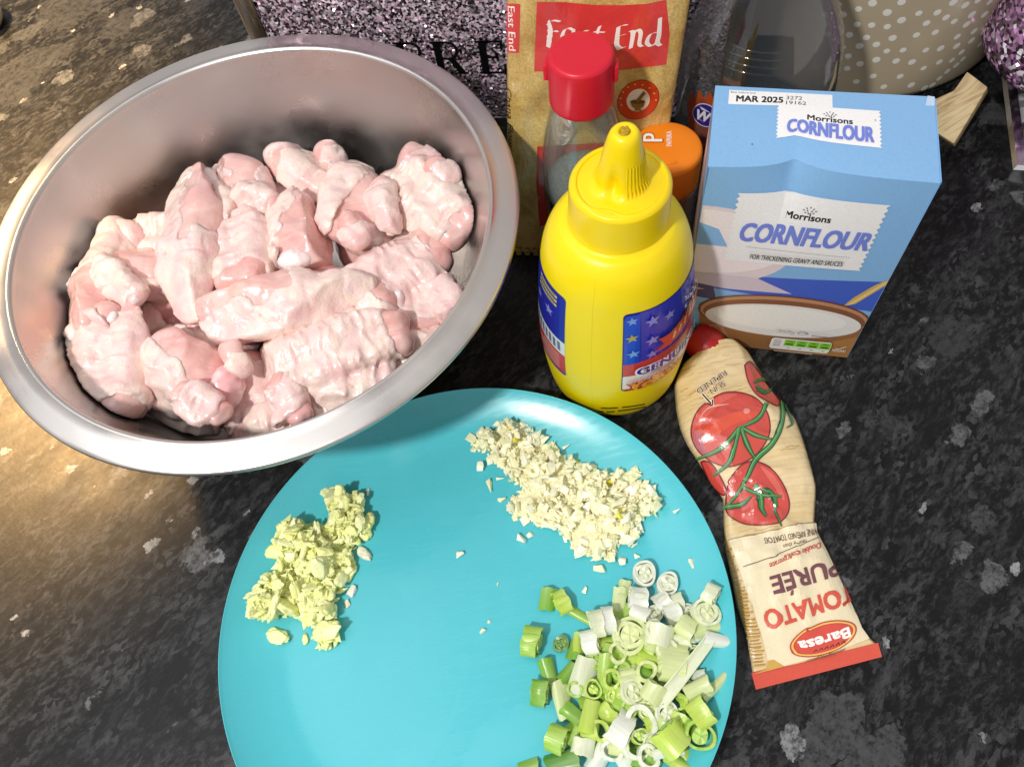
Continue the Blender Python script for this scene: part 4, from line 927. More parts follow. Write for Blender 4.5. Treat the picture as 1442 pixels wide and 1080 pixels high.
# ------------------------------------------------------------------ mustard bottle
MX, MY = 6.26, 23.37
mb_prof = [(3.30, 0), (3.62, .28), (3.86, 1.2), (4.08, 3.8), (4.09, 6.2), (3.90, 9.3), (3.68, 11.3), (3.48, 12.3), (3.16, 13.15), (2.72, 13.72), (2.30, 13.92), (2.2, 14.4)]
mbs = smooth_prof(mb_prof, 8); mb_r = lambda z: np.interp(z, [p[1] for p in mbs], [p[0] for p in mbs])
mus = thing('mustard_bottle', 'yellow plastic squeeze bottle of mustard with flag label and cone nozzle', 'bottle', (MX, MY, 0))
V, Fc = lathe([(0, .15), (2.9, .12)] + mbs, MX, MY, 120); clean(put('bottle_body', V, Fc, M['yellow'], mus))
cap = smooth_prof([(2.24, 13.98), (2.32, 14.06), (2.30, 14.3), (2.25, 15.8), (2.20, 16.08), (2.05, 16.22), (1.92, 16.22), (1.87, 16.14), (1.77, 16.16), (1.5, 16.20), (1.26, 16.28), (1.10, 16.45)], 5)
ncone = [(1.08, 16.6), (1.0, 16.95), (.92, 17.5), (.82, 18.1), (.70, 18.65), (.63, 18.88), (.54, 19.02), (.44, 19.08), (.30, 19.08), (.22, 19.02), (.18, 18.8)]
V, Fc = lathe([(2.2, 13.98)] + cap + ncone, MX, MY, 144); V = np.array(V); V[:, 0] += np.interp(V[:, 2], [13.9, 14.2, 16.2, 19.4], [0, .08, .12, .26])
ang = np.arctan2(V[:, 1]-MY, V[:, 0]-MX)
# finger scoop with torn tamper tab on the left front of the nozzle
sc = np.exp(-((V[:, 2]-16.75)/.5)**2)*np.exp(-((np.degrees(ang)+118)/17.0)**2); rr = np.hypot(V[:, 0]-MX, V[:, 1]-MY); k = np.where((V[:, 2] > 16.2), 1-.46*sc, 1)
V[:, 0] = MX+(V[:, 0]-MX)*k; V[:, 1] = MY+(V[:, 1]-MY)*k; V[:, 2] -= np.where(V[:, 2] > 16.2, .10*sc, 0)
capo = clean(put('nozzle_cap', V, Fc, M['yellow_cap'], mus))
for d in range(-92, 40, 9):                                       # moulded grip ribs on the right of the cone
    a = radians(d); q = []
    for z, r in ((16.34, 1.22), (16.7, 1.055), (17.2, .965), (17.8, .875)):
        for da, e in ((-.045, 0), (0, .05), (.045, 0)):
            q.append((MX+.13+(z-16.2)*.04+(r+e)*cos(a+da), MY+(r+e)*sin(a+da), z))
    put('grip_rib', q, [(i*3+j, i*3+j+1, i*3+j+4, i*3+j+3) for i in range(3) for j in (0, 1)], M['yellow_cap'], capo)
r_ = random.Random(5); q = []; f_ = []
for i in range(9):                                                # dried mustard in the nozzle mouth
    a = r_.uniform(0, 6.28); d = r_.uniform(0, .26); cx, cy = MX+.26+d*cos(a), MY+d*sin(a); s_ = r_.uniform(.06, .13); b = len(q)
    for k in range(6): q.append((cx+s_*cos(k*1.05)*r_.uniform(.6, 1.2), cy+s_*sin(k*1.05)*r_.uniform(.6, 1.2), 19.08+r_.uniform(-.02, .03)))
    q.append((cx, cy, 19.15)); f_ += [(b+k, b+(k+1) % 6, b+6) for k in range(6)]
put('dried_mustard', q, f_, M['yellow_dark'], capo)
SB = Surf(lambda u, v: np.stack([MX+mb_r(v)*np.cos(u), MY+mb_r(v)*np.sin(u), v], 1), (-3.6, 0.6), (.3, 13.5), 1, (170, 120))
def rrect(u0, u1, v0, v1, ru, rv):
    out = []
    for cu, cv, a0 in ((u1-ru, v1-rv, 0), (u0+ru, v1-rv, 90), (u0+ru, v0+rv, 180), (u1-ru, v0+rv, 270)):
        for k in range(6): a = radians(a0+18*k); out.append((cu+ru*cos(a), cv+rv*sin(a)))
    return out
T0 = radians(-98); T1 = radians(-8)
pr = Print(SB, False, .07, .09)
pr.grid = .09; pr.step = .07; pr.us = 4.0; pr.dh = .012
pr.poly(rrect(T0-.012, T1, 4.24, 11.26, .07, .25), (28, 26, 110)); pr.poly(rrect(T0, T1-.02, 4.3, 11.2, .065, .22), (40, 52, 178))
pr.poly([(T0, 5.95), (T1-.02, 5.95), (T1-.02, 7.15), (T0, 7.15)], (206, 66, 60)); pr.poly([(T0, 4.55), (T1-.02, 4.55), (T1-.02, 5.95), (T0, 5.95)], (238, 234, 226))
pr.poly([(T0+.03, 4.32), (T1-.05, 4.32), (T1-.02, 4.58), (T0, 4.55)], (200, 60, 52)); pr.poly([(T0, 7.15), (T0+.20, 7.15), (T0+.20, 11.18), (T0+.03, 11.18), (T0, 10.9)], (24, 62, 196))
def star(p, u, v, s, c):
    p.poly([(u+(s if k % 2 == 0 else s*.42)*cos(radians(90+36*k)+.1)/4.0, v+(s if k % 2 == 0 else s*.42)*sin(radians(90+36*k)+.1)) for k in range(10)], c)
for u, v, s, c in [(.10, 10.75, .33, (120, 150, 220)), (.10, 9.45, .36, (176, 160, 70)), (.12, 8.1, .36, (120, 160, 226)), (.36, 10.4, .42, (136, 136, 214)), (.36, 8.85, .40, (136, 136, 214)), (.36, 7.65, .34, (130, 126, 206)), (.60, 10.2, .36, (136, 136, 214)), (.62, 8.0, .3, (120, 116, 200))]: star(pr, T0+u, v, s, c)
pr.poly([(T0+.40, 7.75), (T0+.52, 8.15), (T0+.44, 8.75), (T0+.60, 8.72), (T0+1.35, 9.75), (T0+1.35, 8.6), (T0+.62, 7.72)], (206, 58, 34))
for k in range(7):                                                # pale strokes of the small ribbon lettering
    u = T0+.66+k*.10; pr.stroke([(u, 8.05+k*.17), (u+.03, 8.55+k*.17)], .035, (240, 200, 120)); pr.stroke([(u, 8.3+k*.17), (u+.06, 8.36+k*.17)], .03, (240, 200, 120))
for k in range(16):                                               # pale eagle drawing at the top right of the label
    a = r_.uniform(0, 6.28); u = T0+1.02+r_.uniform(-.16, .16); v = 10.35+r_.uniform(-.5, .5); pr.stroke([(u, v), (u+.05*cos(a), v+.2*sin(a)), (u+.09*cos(a+.6), v+.34*sin(a+.5))], .025, (214, 216, 226))
pr.text('GENUINE', (T0+.17, 6.22), (T0+1.16, 6.22), .68, (240, 236, 240), .05); pr.text('GENUINE', (T0+.17, 6.24), (T0+1.16, 6.24), .64, (34, 36, 150), .015)
pr.text('Yellow', (T0+.12, 4.75), (T0+.86, 5.25), .80, (196, 60, 40), .05, .3); pr.text('Yellow', (T0+.12, 4.76), (T0+.86, 5.26), .78, (236, 160, 40), .02, .3)
pr.build('front_label', M['sticker'], mus)
L1 = radians(-143); L0 = radians(-203)
pr = Print(SB, False, .07, .09)
pr.poly(rrect(L0, L1, 4.2, 11.3, .07, .25), (40, 44, 160)); pr.poly([(L0, 6.4), (L1, 6.4), (L1, 7.6), (L0, 7.6)], (226, 230, 232)); pr.poly([(L0, 4.5), (L1, 4.5), (L1, 6.4), (L0, 6.4)], (206, 46, 42)); 
star(pr, L1-.32, 9.3, .42, (150, 150, 220)); star(pr, L1-.62, 9.3, .36, (150, 150, 220))
for k in range(3): pr.stroke([(L1-.16, 10.9-k*.32), (L1-.62, 10.9-k*.32)], .17, (222, 206, 90)); pr.stroke([(L1-.2, 10.9-k*.32), (L1-.58, 10.9-k*.32)], .06, (30, 30, 60))
for k in range(5): pr.stroke([(L1-.10, 6.1-k*.32), (L1-.10-.12*(5-abs(k-2)), 6.1-k*.32)], .09, (240, 220, 214))
for k in range(8): pr.stroke([(L1-.1-k*.09, 6.65), (L1-.11-k*.09, 7.4)], .05, (110, 120, 150))
pr.build('back_label', M['sticker'], mus)
pr = Print(SB, True, 3, .2)
for a, b in (((846, 574.5), (870, 574)), ((876, 573.5), (908, 569)), ((842, 578.5), (850, 579)), ((854, 579.5), (866, 579)), ((870, 578.5), (910, 572.5))): pr.stroke([a, ((a[0]+b[0])/2, (a[1]+b[1])/2+.6), b], 1.6, (60, 54, 10))
pr.build('best_before_print', M['sticker'], mus)
P = []; zz = np.linspace(.6, 13.2, 60)
for du, hh in ((-.006, .0), (0, .022), (.006, .0)): P += list(SB.lift(np.stack([np.full(60, radians(-121)+du), zz], 1), hh))
put('mould_seam', P, [(k*60+i, k*60+i+1, (k+1)*60+i+1, (k+1)*60+i) for k in (0, 1) for i in range(59)], M['yellow'], mus)

# ------------------------------------------------------------------ cornflour carton
BO = np.array([10.55, 23.994, 0]); yw = -.36178; BE = np.array([cos(yw), sin(yw), 0]); BN = np.array([-sin(yw), cos(yw), 0]); BW, BD, BH = 9.765, 5.176, 15.036
def dent(u, v):
    """the top front edge is knocked in at its middle; the crease runs down into the front"""
    k = np.exp(-np.abs(u-3.75)/1.0)*.70+np.exp(-np.abs(u-3.9)/3.2)*.34
    return k*np.clip((v-9.0)/6.0, 0, 1)**2.2
def box_front(u, v): return BO + np.outer(u, BE) + np.outer(dent(u, v)-.10*np.sin(np.pi*np.clip(u/BW, 0, 1))*np.sin(np.pi*np.clip(v/BH, 0, 1)), BN) + np.outer(v-.10*np.exp(-np.abs(u-3.8)/1.2)*np.clip((v-13)/2, 0, 1), [0, 0, 1.0])
def box_top(u, v):
    t = 1-np.clip(v/BD, 0, 1); d = dent(u, np.full_like(u, BH))*t**1.5; z = BH-.10*np.exp(-np.abs(u-3.8)/1.2)*t**2+.10*np.sin(np.pi*np.clip(v/BD, 0, 1))*np.sin(np.pi*np.clip(u/BW, 0, 1))
    return BO + np.outer(u, BE) + np.outer(v+d, BN) + np.outer(z, [0, 0, 1.0])
carton = thing('cornflour_carton', 'light blue cornflour carton with a dented top edge, standing right of the mustard bottle', 'carton', tuple(BO+BE*BW/2+BN*BD/2))
blue = (130, 178, 224)
def sheet(fn, u, v, nu, nv):
    uu, vv = np.meshgrid(np.linspace(*u, nu), np.linspace(*v, nv)); P = fn(uu.ravel(), vv.ravel())
    return P, [(j*nu+i, j*nu+i+1, (j+1)*nu+i+1, (j+1)*nu+i) for j in range(nv-1) for i in range(nu-1)]
VV, FF = [], []
def add_sheet(P, Fq):
    b = len(VV); VV.extend(list(P)); FF.extend([tuple(b+i for i in f) for f in Fq])
add_sheet(*sheet(box_front, (0, BW), (0, BH), 49, 61)); add_sheet(*sheet(box_top, (0, BW), (0, BD), 49, 21))
add_sheet(*sheet(lambda u, v: BO+np.outer(u, BE)+np.outer(np.full_like(u, BD), BN)+np.outer(v, [0, 0, 1.0]), (0, BW), (0, BH), 49, 61))
for s_ in (0, 1): add_sheet(*sheet(lambda u, v: BO+np.outer(np.full_like(u, s_*BW), BE)+np.outer(u, BN)+np.outer(v, [0, 0, 1.0]), (0, BD), (0, BH), 21, 61))
add_sheet(*sheet(lambda u, v: BO+np.outer(u, BE)+np.outer(v, BN), (0, BW), (0, BD), 49, 21))
cb = clean(put('carton_body', VV, FF, M['card'], carton, col=[lin(blue)]*len(VV))); cb.data.set_sharp_from_angle(angle=radians(38))
SF = Surf(box_front, (.0, BW), (.0, BH), 1); ST = Surf(box_top, (.0, BW), (.0, BD), 1)
def zig(u0, u1, v0, v1, n, amp, sl=0.0):
    """paper label with pinked left and right edges"""
    L = []; 
    for k in range(2*n+1): t = k/(2*n); L.append((u1+sl*(1-t)*0+(-amp if k % 2 else 0), v1+(v0-v1)*t))
    for k in range(2*n+1): t = k/(2*n); L.append((u0+(amp if k % 2 else 0), v0+(v1-v0)*t))
    return L
def clipbox(pts, lo, hi):
    P = list(pts)
    for ax in (0, 1):
        for lim, sg in ((lo[ax], 1), (hi[ax], -1)):
            out = []
            for i in range(len(P)):
                a, b = P[i], P[(i+1) % len(P)]; ia = sg*(a[ax]-lim) >= 0; ib = sg*(b[ax]-lim) >= 0
                if ia: out.append(a)
                if ia != ib: t = (lim-a[ax])/(b[ax]-a[ax]); out.append((a[0]+(b[0]-a[0])*t, a[1]+(b[1]-a[1])*t))
            P = out
    return P
def ell2(cx, cy, a, b, n=48, t0=0, t1=360): return [(cx+a*cos(radians(t0+(t1-t0)*k/n)), cy+b*sin(radians(t0+(t1-t0)*k/n))) for k in range(n+(0 if t1-t0 == 360 else 1))]
def wheat(p, u, v, s, c):
    for x, y, a in [(0, 1.0, 90), (-.42, .82, 130), (.42, .82, 50), (-.75, .5, 160), (.75, .5, 20), (-.28, .45, 120), (.28, .45, 60), (-.5, .12, 165), (.5, .12, 15), (-.12, .05, 110), (.12, .05, 70)]:
        a = radians(a); x, y = u+x*s, v+y*s; p.poly([(x+.20*s*cos(a), y+.20*s*sin(a)), (x-.085*s*sin(a), y+.085*s*cos(a)), (x-.20*s*cos(a), y-.20*s*sin(a)), (x+.085*s*sin(a), y-.085*s*cos(a))], c)
inb = lambda pts: clipbox(pts, (.04, .04), (BW-.04, BH-.1))
pr = Print(SF, False, .4, .33)
pr.poly([(.03, 6.05), (BW-.03, 5.0), (BW-.03, 7.75), (3.4, 7.35), (.03, 7.6)], (66, 96, 196))
pr.poly(inb(ell2(.2, 9.4, 4.6, 3.1)), (222, 208, 212)); pr.poly(inb(ell2(.2, 9.75, 4.35, 2.5)), (236, 226, 228))
pr.poly([(.03, 9.6), (.03, 11.3), (1.0, 10.9), (1.6, 9.6)], blue)
pr.poly([(.04, 6.2), (2.0, 6.0), (5.4, 6.1), (3.4, 7.25), (.04, 7.2)], (206, 194, 206)); pr.poly([(.04, 5.0), (1.6, 4.8), (1.3, 6.1), (.04, 6.3)], (64, 62, 110)); pr.poly([(.04, 5.5), (.9, 5.75), (.04, 5.95)], (190, 160, 120))
pr.poly(inb([(8.2, 5.35), (8.75, 5.65), (9.75, 7.5), (9.75, 8.05), (9.2, 7.4), (8.5, 6.2)]), (206, 174, 96)); pr.poly(inb([(8.35, 5.5), (8.6, 5.6), (9.75, 7.7), (9.75, 7.95)]), (232, 204, 136))
pr.poly([(.75, 4.3), (1.0, 2.0), (1.75, .04), (BW-.04, .04), (BW-.04, 3.6)], (150, 104, 62)); pr.poly([(1.0, 2.0), (1.75, .04), (3.2, .04), (2.2, 2.4)], (186, 142, 100)); pr.poly([(6.2, .04), (BW-.04, .04), (BW-.04, 2.4), (8.6, 1.7)], (172, 122, 70))
pr.poly(inb(ell2(5.35, 3.85, 4.62, 2.05)), (112, 62, 40)); pr.poly(inb(ell2(5.35, 3.83, 4.5, 1.95)), (186, 138, 104)); pr.poly(inb(ell2(5.38, 3.70, 4.36, 1.76)), (132, 84, 58)); pr.poly(inb(ell2(5.40, 3.36, 4.22, 1.66)), (226, 226, 222)); pr.poly(inb(ell2(5.2, 3.60, 3.6, 1.2)), (236, 236, 232))
pr.poly(zig(1.52, 8.22, 8.62, 13.50, 13, .14), (236, 235, 236))
pr.text('Morrisons', (3.90, 12.02), (5.95, 12.02), .42, (16, 16, 20), .035); wheat(pr, 4.92, 12.48, .36, (16, 16, 20))
pr.text('CORNFLOUR', (2.06, 10.30), (8.02, 10.30), 1.28, (112, 130, 214), .034, .12)
for k in range(46): pr.poly(ell2(2.5+k*.107, 9.86, .026, .026, 6), (70, 70, 80))
pr.text('FOR THICKENING GRAVY AND SAUCES', (2.75, 9.12), (7.18, 9.12), .38, (18, 18, 22), .012, .08)
pr.text('260g', (5.25, 2.42), (6.20, 2.42), .34, (120, 122, 126), .012); pr.text('260g', (5.26, 2.43), (6.19, 2.43), .31, (236, 236, 232), -.01)
pr.poly(ell2(6.68, 2.58, .28, .14, 20), (140, 140, 144)); pr.poly(ell2(6.68, 2.58, .20, .08, 20), (232, 232, 228)); pr.stroke([(7.2, 2.42), (8.45, 2.40)], .07, (110, 110, 112)); pr.stroke([(6.3, 2.0), (7.2, 1.98)], .05, (130, 130, 132))
pr.poly(rrect(5.16, 8.52, .62, 1.86, .18, .3), (234, 234, 230))
for k in range(4):
    u = 5.92+k*.65; pr.poly([(u, 1.08), (u+.61, 1.08), (u+.61, 1.76), (u, 1.76)], (124, 196, 40)); pr.stroke([(u+.12, 1.28), (u+.5, 1.28)], .12, (30, 60, 10)); pr.stroke([(u+.16, 1.60), (u+.44, 1.60)], .06, (40, 80, 16)); pr.stroke([(u+.22, .86), (u+.40, .86)], .06, (110, 110, 112))
for k in range(4): pr.stroke([(5.32, 1.64-k*.2), (5.72, 1.64-k*.2)], .06, (96, 96, 110))
pr.stroke([(5.5, .42), (7.7, .42)], .07, (220, 205, 190)); pr.text('VEGAN', (8.64, .98), (9.36, .98), .26, (238, 236, 226), .02); pr.stroke([(8.8, 1.36), (8.95, 1.26), (9.3, 1.62)], .06, (238, 236, 226))
pr.build('front_print', M['card'], carton)
pr = Print(ST, False, .4, .33)
pr.poly([(.66, 3.98), (5.32, 3.98), (5.32, 4.92), (.66, 4.92)], (236, 236, 236)); pr.text('Best before end', (.74, 4.72), (1.86, 4.72), .15, (60, 60, 66)); pr.text('MAR 2025', (1.02, 4.18), (3.12, 4.18), .40, (18, 18, 24), .04); pr.text('3272', (3.26, 4.42), (3.98, 4.42), .26, (40, 40, 46)); pr.text('19162', (3.26, 4.06), (4.16, 4.06), .26, (40, 40, 46))
pr.poly(zig(2.86, 7.42, 1.72, 4.02, 9, .09), (238, 237, 238)); pr.text('Morrisons', (4.22, 3.02), (6.18, 3.02), .36, (16, 16, 20), .035); wheat(pr, 5.2, 3.36, .33, (16, 16, 20)); pr.text('CORNFLOUR', (3.36, 2.0), (7.06, 2.0), 0.90, (112, 130, 214), .034); pr.poly(ell2(1.85, 1.35, .035, .035, 8), (30, 30, 40)); pr.poly(ell2(7.15, 3.35, .035, .03, 8), (30, 30, 40))
pr.build('top_print', M['card'], carton)
# glued side flap on the right: a raised tab with a worn white corner
P0 = BO+BE*(BW+.012); fl = [P0+BN*.15+np.array([0, 0, 15.02]), P0+BN*(BD-.1)+np.array([0, 0, 15.02]), P0+BN*(BD-.12)+np.array([0, 0, 10.5]), P0+BN*.25+np.array([0, 0, 10.5])]
V, Fc = prism(fl, BE*.06); put('side_flap', V, Fc, M['card'], carton, False, col=[lin((120, 176, 230))]*len(V))
P0 = BO+BE*(BW-.42)+BN*(BD-.62)+np.array([0, 0, 15.045]); V, Fc = prism([P0, P0+BE*.40, P0+BE*.42+BN*.55, P0+BE*.12+BN*.60], (0, 0, .05)); put('torn_corner', V, Fc, M['card'], carton, False, col=[lin((188, 208, 232))]*len(V))
PS = Surf(lambda u, v: BO+np.outer(BD-u, BN)+np.outer(v, [0, 0, 1.0]), (0, BD), (0, BH), 1)
pr = Print(PS, False, .5, .5); pr.poly([(.04, .04), (BD-.04, .04), (BD-.04, 9.5), (3.0, 12.2), (.04, 13.4)], (222, 204, 206)); pr.poly([(.04, .04), (BD-.04, .04), (BD-.04, 5.0), (.04, 7.0)], (170, 120, 84)); pr.poly([(1.2, 14.2), (1.5, 14.2), (4.4, 9.3), (4.1, 9.2)], (200, 160, 92)); pr.build('side_print', M['card'], carton)

# ------------------------------------------------------------------ tomato puree tube
TL = np.array([(978, 503), (960, 517), (950, 541), (952, 576), (958, 604), (968, 627), (983, 650), (1002, 681), (1018, 703), (1019, 735), (1021, 772), (1030, 815), (1038, 856), (1050, 893), (1057, 930), (1060, 951)], float)
TR = np.array([(1040, 488), (1055, 500), (1068, 520), (1083, 545), (1103, 570), (1120, 590), (1131, 618), (1142, 655), (1149, 684), (1148, 713), (1147, 748), (1163, 780), (1183, 823), (1202, 864), (1220, 893), (1235, 907)], float)
TT = np.array([2.1, 2.1, 2.0, 1.9, 1.85, 1.75, 1.6, 1.4, 1.15, 1.0, .95, .9, .8, .6, .36, .16])
PL = np.array([at(*TL[i], .35*TT[i]+.02) for i in range(16)]); PR = np.array([at(*TR[i], .35*TT[i]+.02) for i in range(16)])
def cr(A, v):
    v = np.clip(v, 0, 15); i = np.minimum(v.astype(int), 14); t = v-i; g = lambda k: A[np.clip(k, 0, 15)]
    t = t[:, None] if A.ndim > 1 else t
    ln_ = g(i)+(g(i+1)-g(i))*t; return .55*ln_+.45*.5*(2*g(i)+(-g(i-1)+g(i+1))*t+(2*g(i-1)-5*g(i)+4*g(i+1)-g(i+2))*t*t+(-g(i-1)+3*g(i)-3*g(i+1)+g(i+2))*t**3)
def tube_top(u, v, top=True):
    """u across from -1 to 1, v along in stations"""
    a = np.clip(u, -1, 1); L_, R_ = cr(PL, v), cr(PR, v); th = np.maximum(cr(TT, v), .1); e = .35*th
    P = L_+(R_-L_)*((a+1)/2)[:, None]; k = np.maximum(1-np.abs(a)**2.6, 0)
    if top:
        z = e+(th-e)*k**.62
        z += k*(.16*np.exp(-((a-.55+(v-4)*.04)/.10)**2)*np.exp(-((v-3.4)/2.2)**2) - .22*np.exp(-((a+.75-(v-8.5)*.35)/.20)**2)*np.exp(-((v-8.6)/1.3)**2) + .10*np.exp(-((a-.1+(v-9.6)*.25)/.12)**2)*np.exp(-((v-9.8)/1.2)**2) + .07*np.exp(-((a+.55)/.09)**2)*np.exp(-((v-11.2)/1.6)**2) + .06*np.sin(v*2.3+a*3)*np.exp(-((v-11)/3)**2) - .16*np.abs(np.sin(v*1.15+a*1.6+.5))*np.exp(-((v-8.2)/3.2)**2)*.8 + .14*np.exp(-np.abs(a+.15-(v-8.0)*.30)/.10)*np.exp(-((v-8.3)/1.6)**2) + .10*np.exp(-np.abs(a-.45+(v-10.5)*.22)/.08)*np.exp(-((v-10.6)/1.4)**2))
        Pn = np.stack([u*1.9+v*.25, v*.8-u*.6, 0*u], 1); rg = 1-np.abs(noise3(Pn, 91)); z += k**.5*((rg*rg-.4)*.13*np.clip((v-.8)/3, .25, 1)+.06*noise3(Pn*2.1, 92))*np.clip((15-v)/2, 0, 1)
    else: z = e*(1-k**.5)
    P = P.copy(); P[:, 2] = z+.015; return P
tub = thing('tomato_puree_tube', 'half used crumpled tube of tomato puree lying cap up on the dark worktop', 'tube', tuple((PL[8]+PR[8])/2*np.array([1, 1, 0])))
nu, nv = 41, 151
P1, Fq = sheet(lambda u, v: tube_top(u, v), (-1, 1), (0, 15), nu, nv); P2, Fq2 = sheet(lambda u, v: tube_top(u, v, False), (-1, 1), (0, 15), nu, nv)
def wcol(P):
    # straw-coloured plank print: each board's own tone, running across the tube
    out = []
    for k, p in enumerate(P):
        i = k % (nu*nv); u = (i % nu)/(nu-1); v = (i//nu)/(nv-1)*15
        s = .5+.5*sin(v*9+2*sin(u*3+v))*sin(v*23.7+u*4); t = .5+.5*sin(v*2.1+1)
        out.append(lin((226+12*s-8*t, 200+18*s-10*t, 148+30*s-16*t)))
    return out
VV = list(P1)+list(P2); b = len(P1); FF = list(Fq)+[tuple(b+i for i in f[::-1]) for f in Fq2]+[(b+i, b+i+1, i+1, i) for i in range(nu-1)]
clean(put('tube_body', VV, FF, M['film'], tub, col=wcol(VV)))
STB = Surf(lambda u, v: tube_top(u, v), (-.995, .995), (.0, 15), -1, (50, 160))
_n = STB.normal(np.array([0.0]), np.array([7.0]))
if _n[0, 2] < 0: STB = Surf(lambda u, v: tube_top(u, v), (-.995, .995), (.0, 15), 1, (50, 160))
Z5 = lambda *p: zoom(920, 460, .24079, p); Z6 = lambda *p: zoom(980, 700, .2593, p)
pr = Print(STB, True, 3, .06)
pr.h = .024; pr.dh = .005
for k in range(70):                                               # wood grain streaks of the printed planks
    a = r_.uniform(-.95, .6); v = r_.uniform(.6, 10.0); w_ = r_.uniform(.15, .55); uv = np.array([(a+w_*t, v+.02*sin(t*9+k)) for t in np.linspace(0, 1, 9)])
    A = uv+[0, .018*r_.uniform(.6, 2.2)]; pr._add(np.clip(np.concatenate([uv, A]), [-.99, 0], [.99, 15]), [(i, i+1, 10+i, 9+i) for i in range(8)], (196, 156, 92) if k % 3 else (236, 214, 160), .007)
RED = (208, 76, 62); DK = (120, 34, 34)
def tomato(pts, c): pr.poly(sm(pts, True), c); outlines.append(list(pts)+[pts[0]])
outlines = []
tomato(Z5((533, 228), (560, 206), (596, 240), (674, 350), (736, 432), (728, 464), (682, 447), (604, 397), (555, 320)), (204, 80, 74))
tomato(Z5((280, 790), (340, 800), (420, 930), (412, 985), (340, 920)), (204, 72, 62))
tomato([(1026, 677), (1043, 656), (1063, 650), (1087, 661), (1104, 685), (1111, 708), (1107, 726), (1092, 737), (1056, 739), (1037, 733), (1024, 721), (1023, 700)], (206, 74, 64))
tomato(Z5((320, 438), (402, 391), (502, 387), (602, 423), (660, 492), (681, 573), (669, 650), (609, 740), (520, 799), (430, 818), (342, 789), (267, 729), (227, 649), (228, 570), (262, 490)), RED)
for q in outlines: pr.stroke(q, 1.9, DK)
pr.poly(sm(Z5((300, 470), (400, 405), (490, 400), (430, 430), (350, 490), (290, 560), (270, 600), (275, 520)), True), (222, 100, 84)); pr.poly(sm(Z5((300, 600), (420, 520), (560, 490), (620, 520), (480, 570), (360, 640), (300, 680)), True), (222, 84, 56))
for k in range(7): pr.stroke(Z5((236+k*9, 600+k*4), (236+k*10, 660+k*6), (262+k*10, 715+k*8)), 1.0, (176, 110, 130))
pr.poly(sm([(1070, 656), (1088, 668), (1102, 692), (1104, 706), (1092, 690), (1080, 672)], True), (222, 104, 92))
pr.ellipse(zoom(920, 460, .24079, [(545, 495)])[0], 4.6, 3.4, 0, (232, 150, 140), 16); pr.stroke(Z5((275, 530), (330, 475), (440, 455)), 3.2, (236, 170, 160), (.2, 1, .2))
GD, GL = (22, 74, 40), (62, 136, 70)
vines = [(Z5((745, 440), (752, 520), (735, 600), (690, 690), (600, 775), (548, 880), (490, 980), (425, 1062)), 7.2), (Z5((660, 450), (625, 520), (570, 565), (510, 590)), 5.6), (Z5((505, 590), (440, 670), (370, 730), (255, 775)), 6.0), (Z5((500, 600), (470, 720), (440, 800), (352, 872)), 5.6),
         (Z5((515, 600), (545, 690), (590, 770)), 6.6), (Z5((520, 595), (600, 635), (690, 658)), 5.6), (Z5((420, 1060), (520, 1040), (570, 995)), 6.6), (Z5((520, 935), (620, 980), (750, 992)), 5.2), (Z5((595, 920), (625, 990), (635, 1075)), 8.6), (Z5((640, 950), (690, 975), (720, 1060)), 5.6), (Z5((585, 330), (640, 312), (690, 355), (650, 392), (600, 372)), 3.2), (Z5((600, 350), (625, 375), (660, 380)), 3),
         (Z6((340, 0), (350, 55), (382, 108)), 6), (Z6((432, 0), (430, 70), (462, 158)), 3.2), (Z5((760, 455), (800, 540), (805, 575), (775, 592)), 2.4)]
for v_, w_ in vines: pr.stroke(v_, w_+1.8, GD, (.75, 1, .45))
for v_, w_ in vines: pr.stroke(v_, w_*.72, GL, (.8, 1, .3))
for v_, w_ in vines[:9]: pr.stroke([(x-.8, y-.8) for x, y in v_], w_*.22, (120, 180, 110), (.6, 1, .3))
pr.text('SUN-', *Z5((402, 322), (312, 384)), 7.5, (248, 236, 206), .07); pr.text('SUN-', *Z5((402, 322), (312, 384)), 7.5, (74, 46, 26), .01)
pr.text('RIPENED', *Z5((412, 258), (248, 372)), 8.2, (248, 236, 206), .07); pr.text('RIPENED', *Z5((412, 258), (248, 372)), 8.2, (74, 46, 26), .01)
pr.stroke(Z5((285, 394), (335, 452)), 5, (248, 236, 206)); pr.poly(Z5((304, 450), (352, 420), (358, 472)), (248, 236, 206)); pr.stroke(Z5((286, 396), (338, 455)), 2.4, (74, 46, 26)); pr.stroke(Z5((312, 450), (346, 464), (346, 430)), 2, (74, 46, 26))
CR = (238, 224, 188)
pr.poly(Z6((182, 236), (330, 205), (500, 160), (640, 140), (645, 192), (720, 332), (830, 572), (893, 712), (935, 768), (870, 790), (700, 850), (470, 915), (390, 893), (352, 740), (318, 640), (285, 520), (248, 420), (214, 320)), CR)
pr.stroke(Z6((150, 285), (185, 236), (330, 205), (500, 160), (640, 142)), 1.2, (170, 140, 96)); pr.poly(Z6((388, 885), (420, 880), (478, 915), (330, 955), (308, 960), (380, 930)), (206, 164, 76))
for k in range(34):
    y = 290+k*19; x0 = np.interp(y, [270, 570, 740, 940], [165, 232, 275, 308])+r_.uniform(4, 14); x1 = np.interp(y, [236, 420, 640, 893], [182, 248, 318, 385])-r_.uniform(4, 26); pr.stroke(Z6((x0, y), (x1, y-6)), r_.uniform(1.2, 2.8), (206, 160, 60) if k % 2 else (190, 140, 50))
BR = (92, 52, 56)
pr.text('VINE RIPENED TOMATOES', *Z6((640, 175), (368, 228)), 8.6, BR, .01); pr.text('more than', *Z6((590, 232), (470, 262)), 6.2, BR, .0); pr.stroke(Z6((655, 222), (470, 305), (262, 380)), 1.1, (90, 60, 60))
pr.text('Double concentrate', *Z6((662, 250), (392, 362)), 8.4, (196, 74, 60), .03, .25)
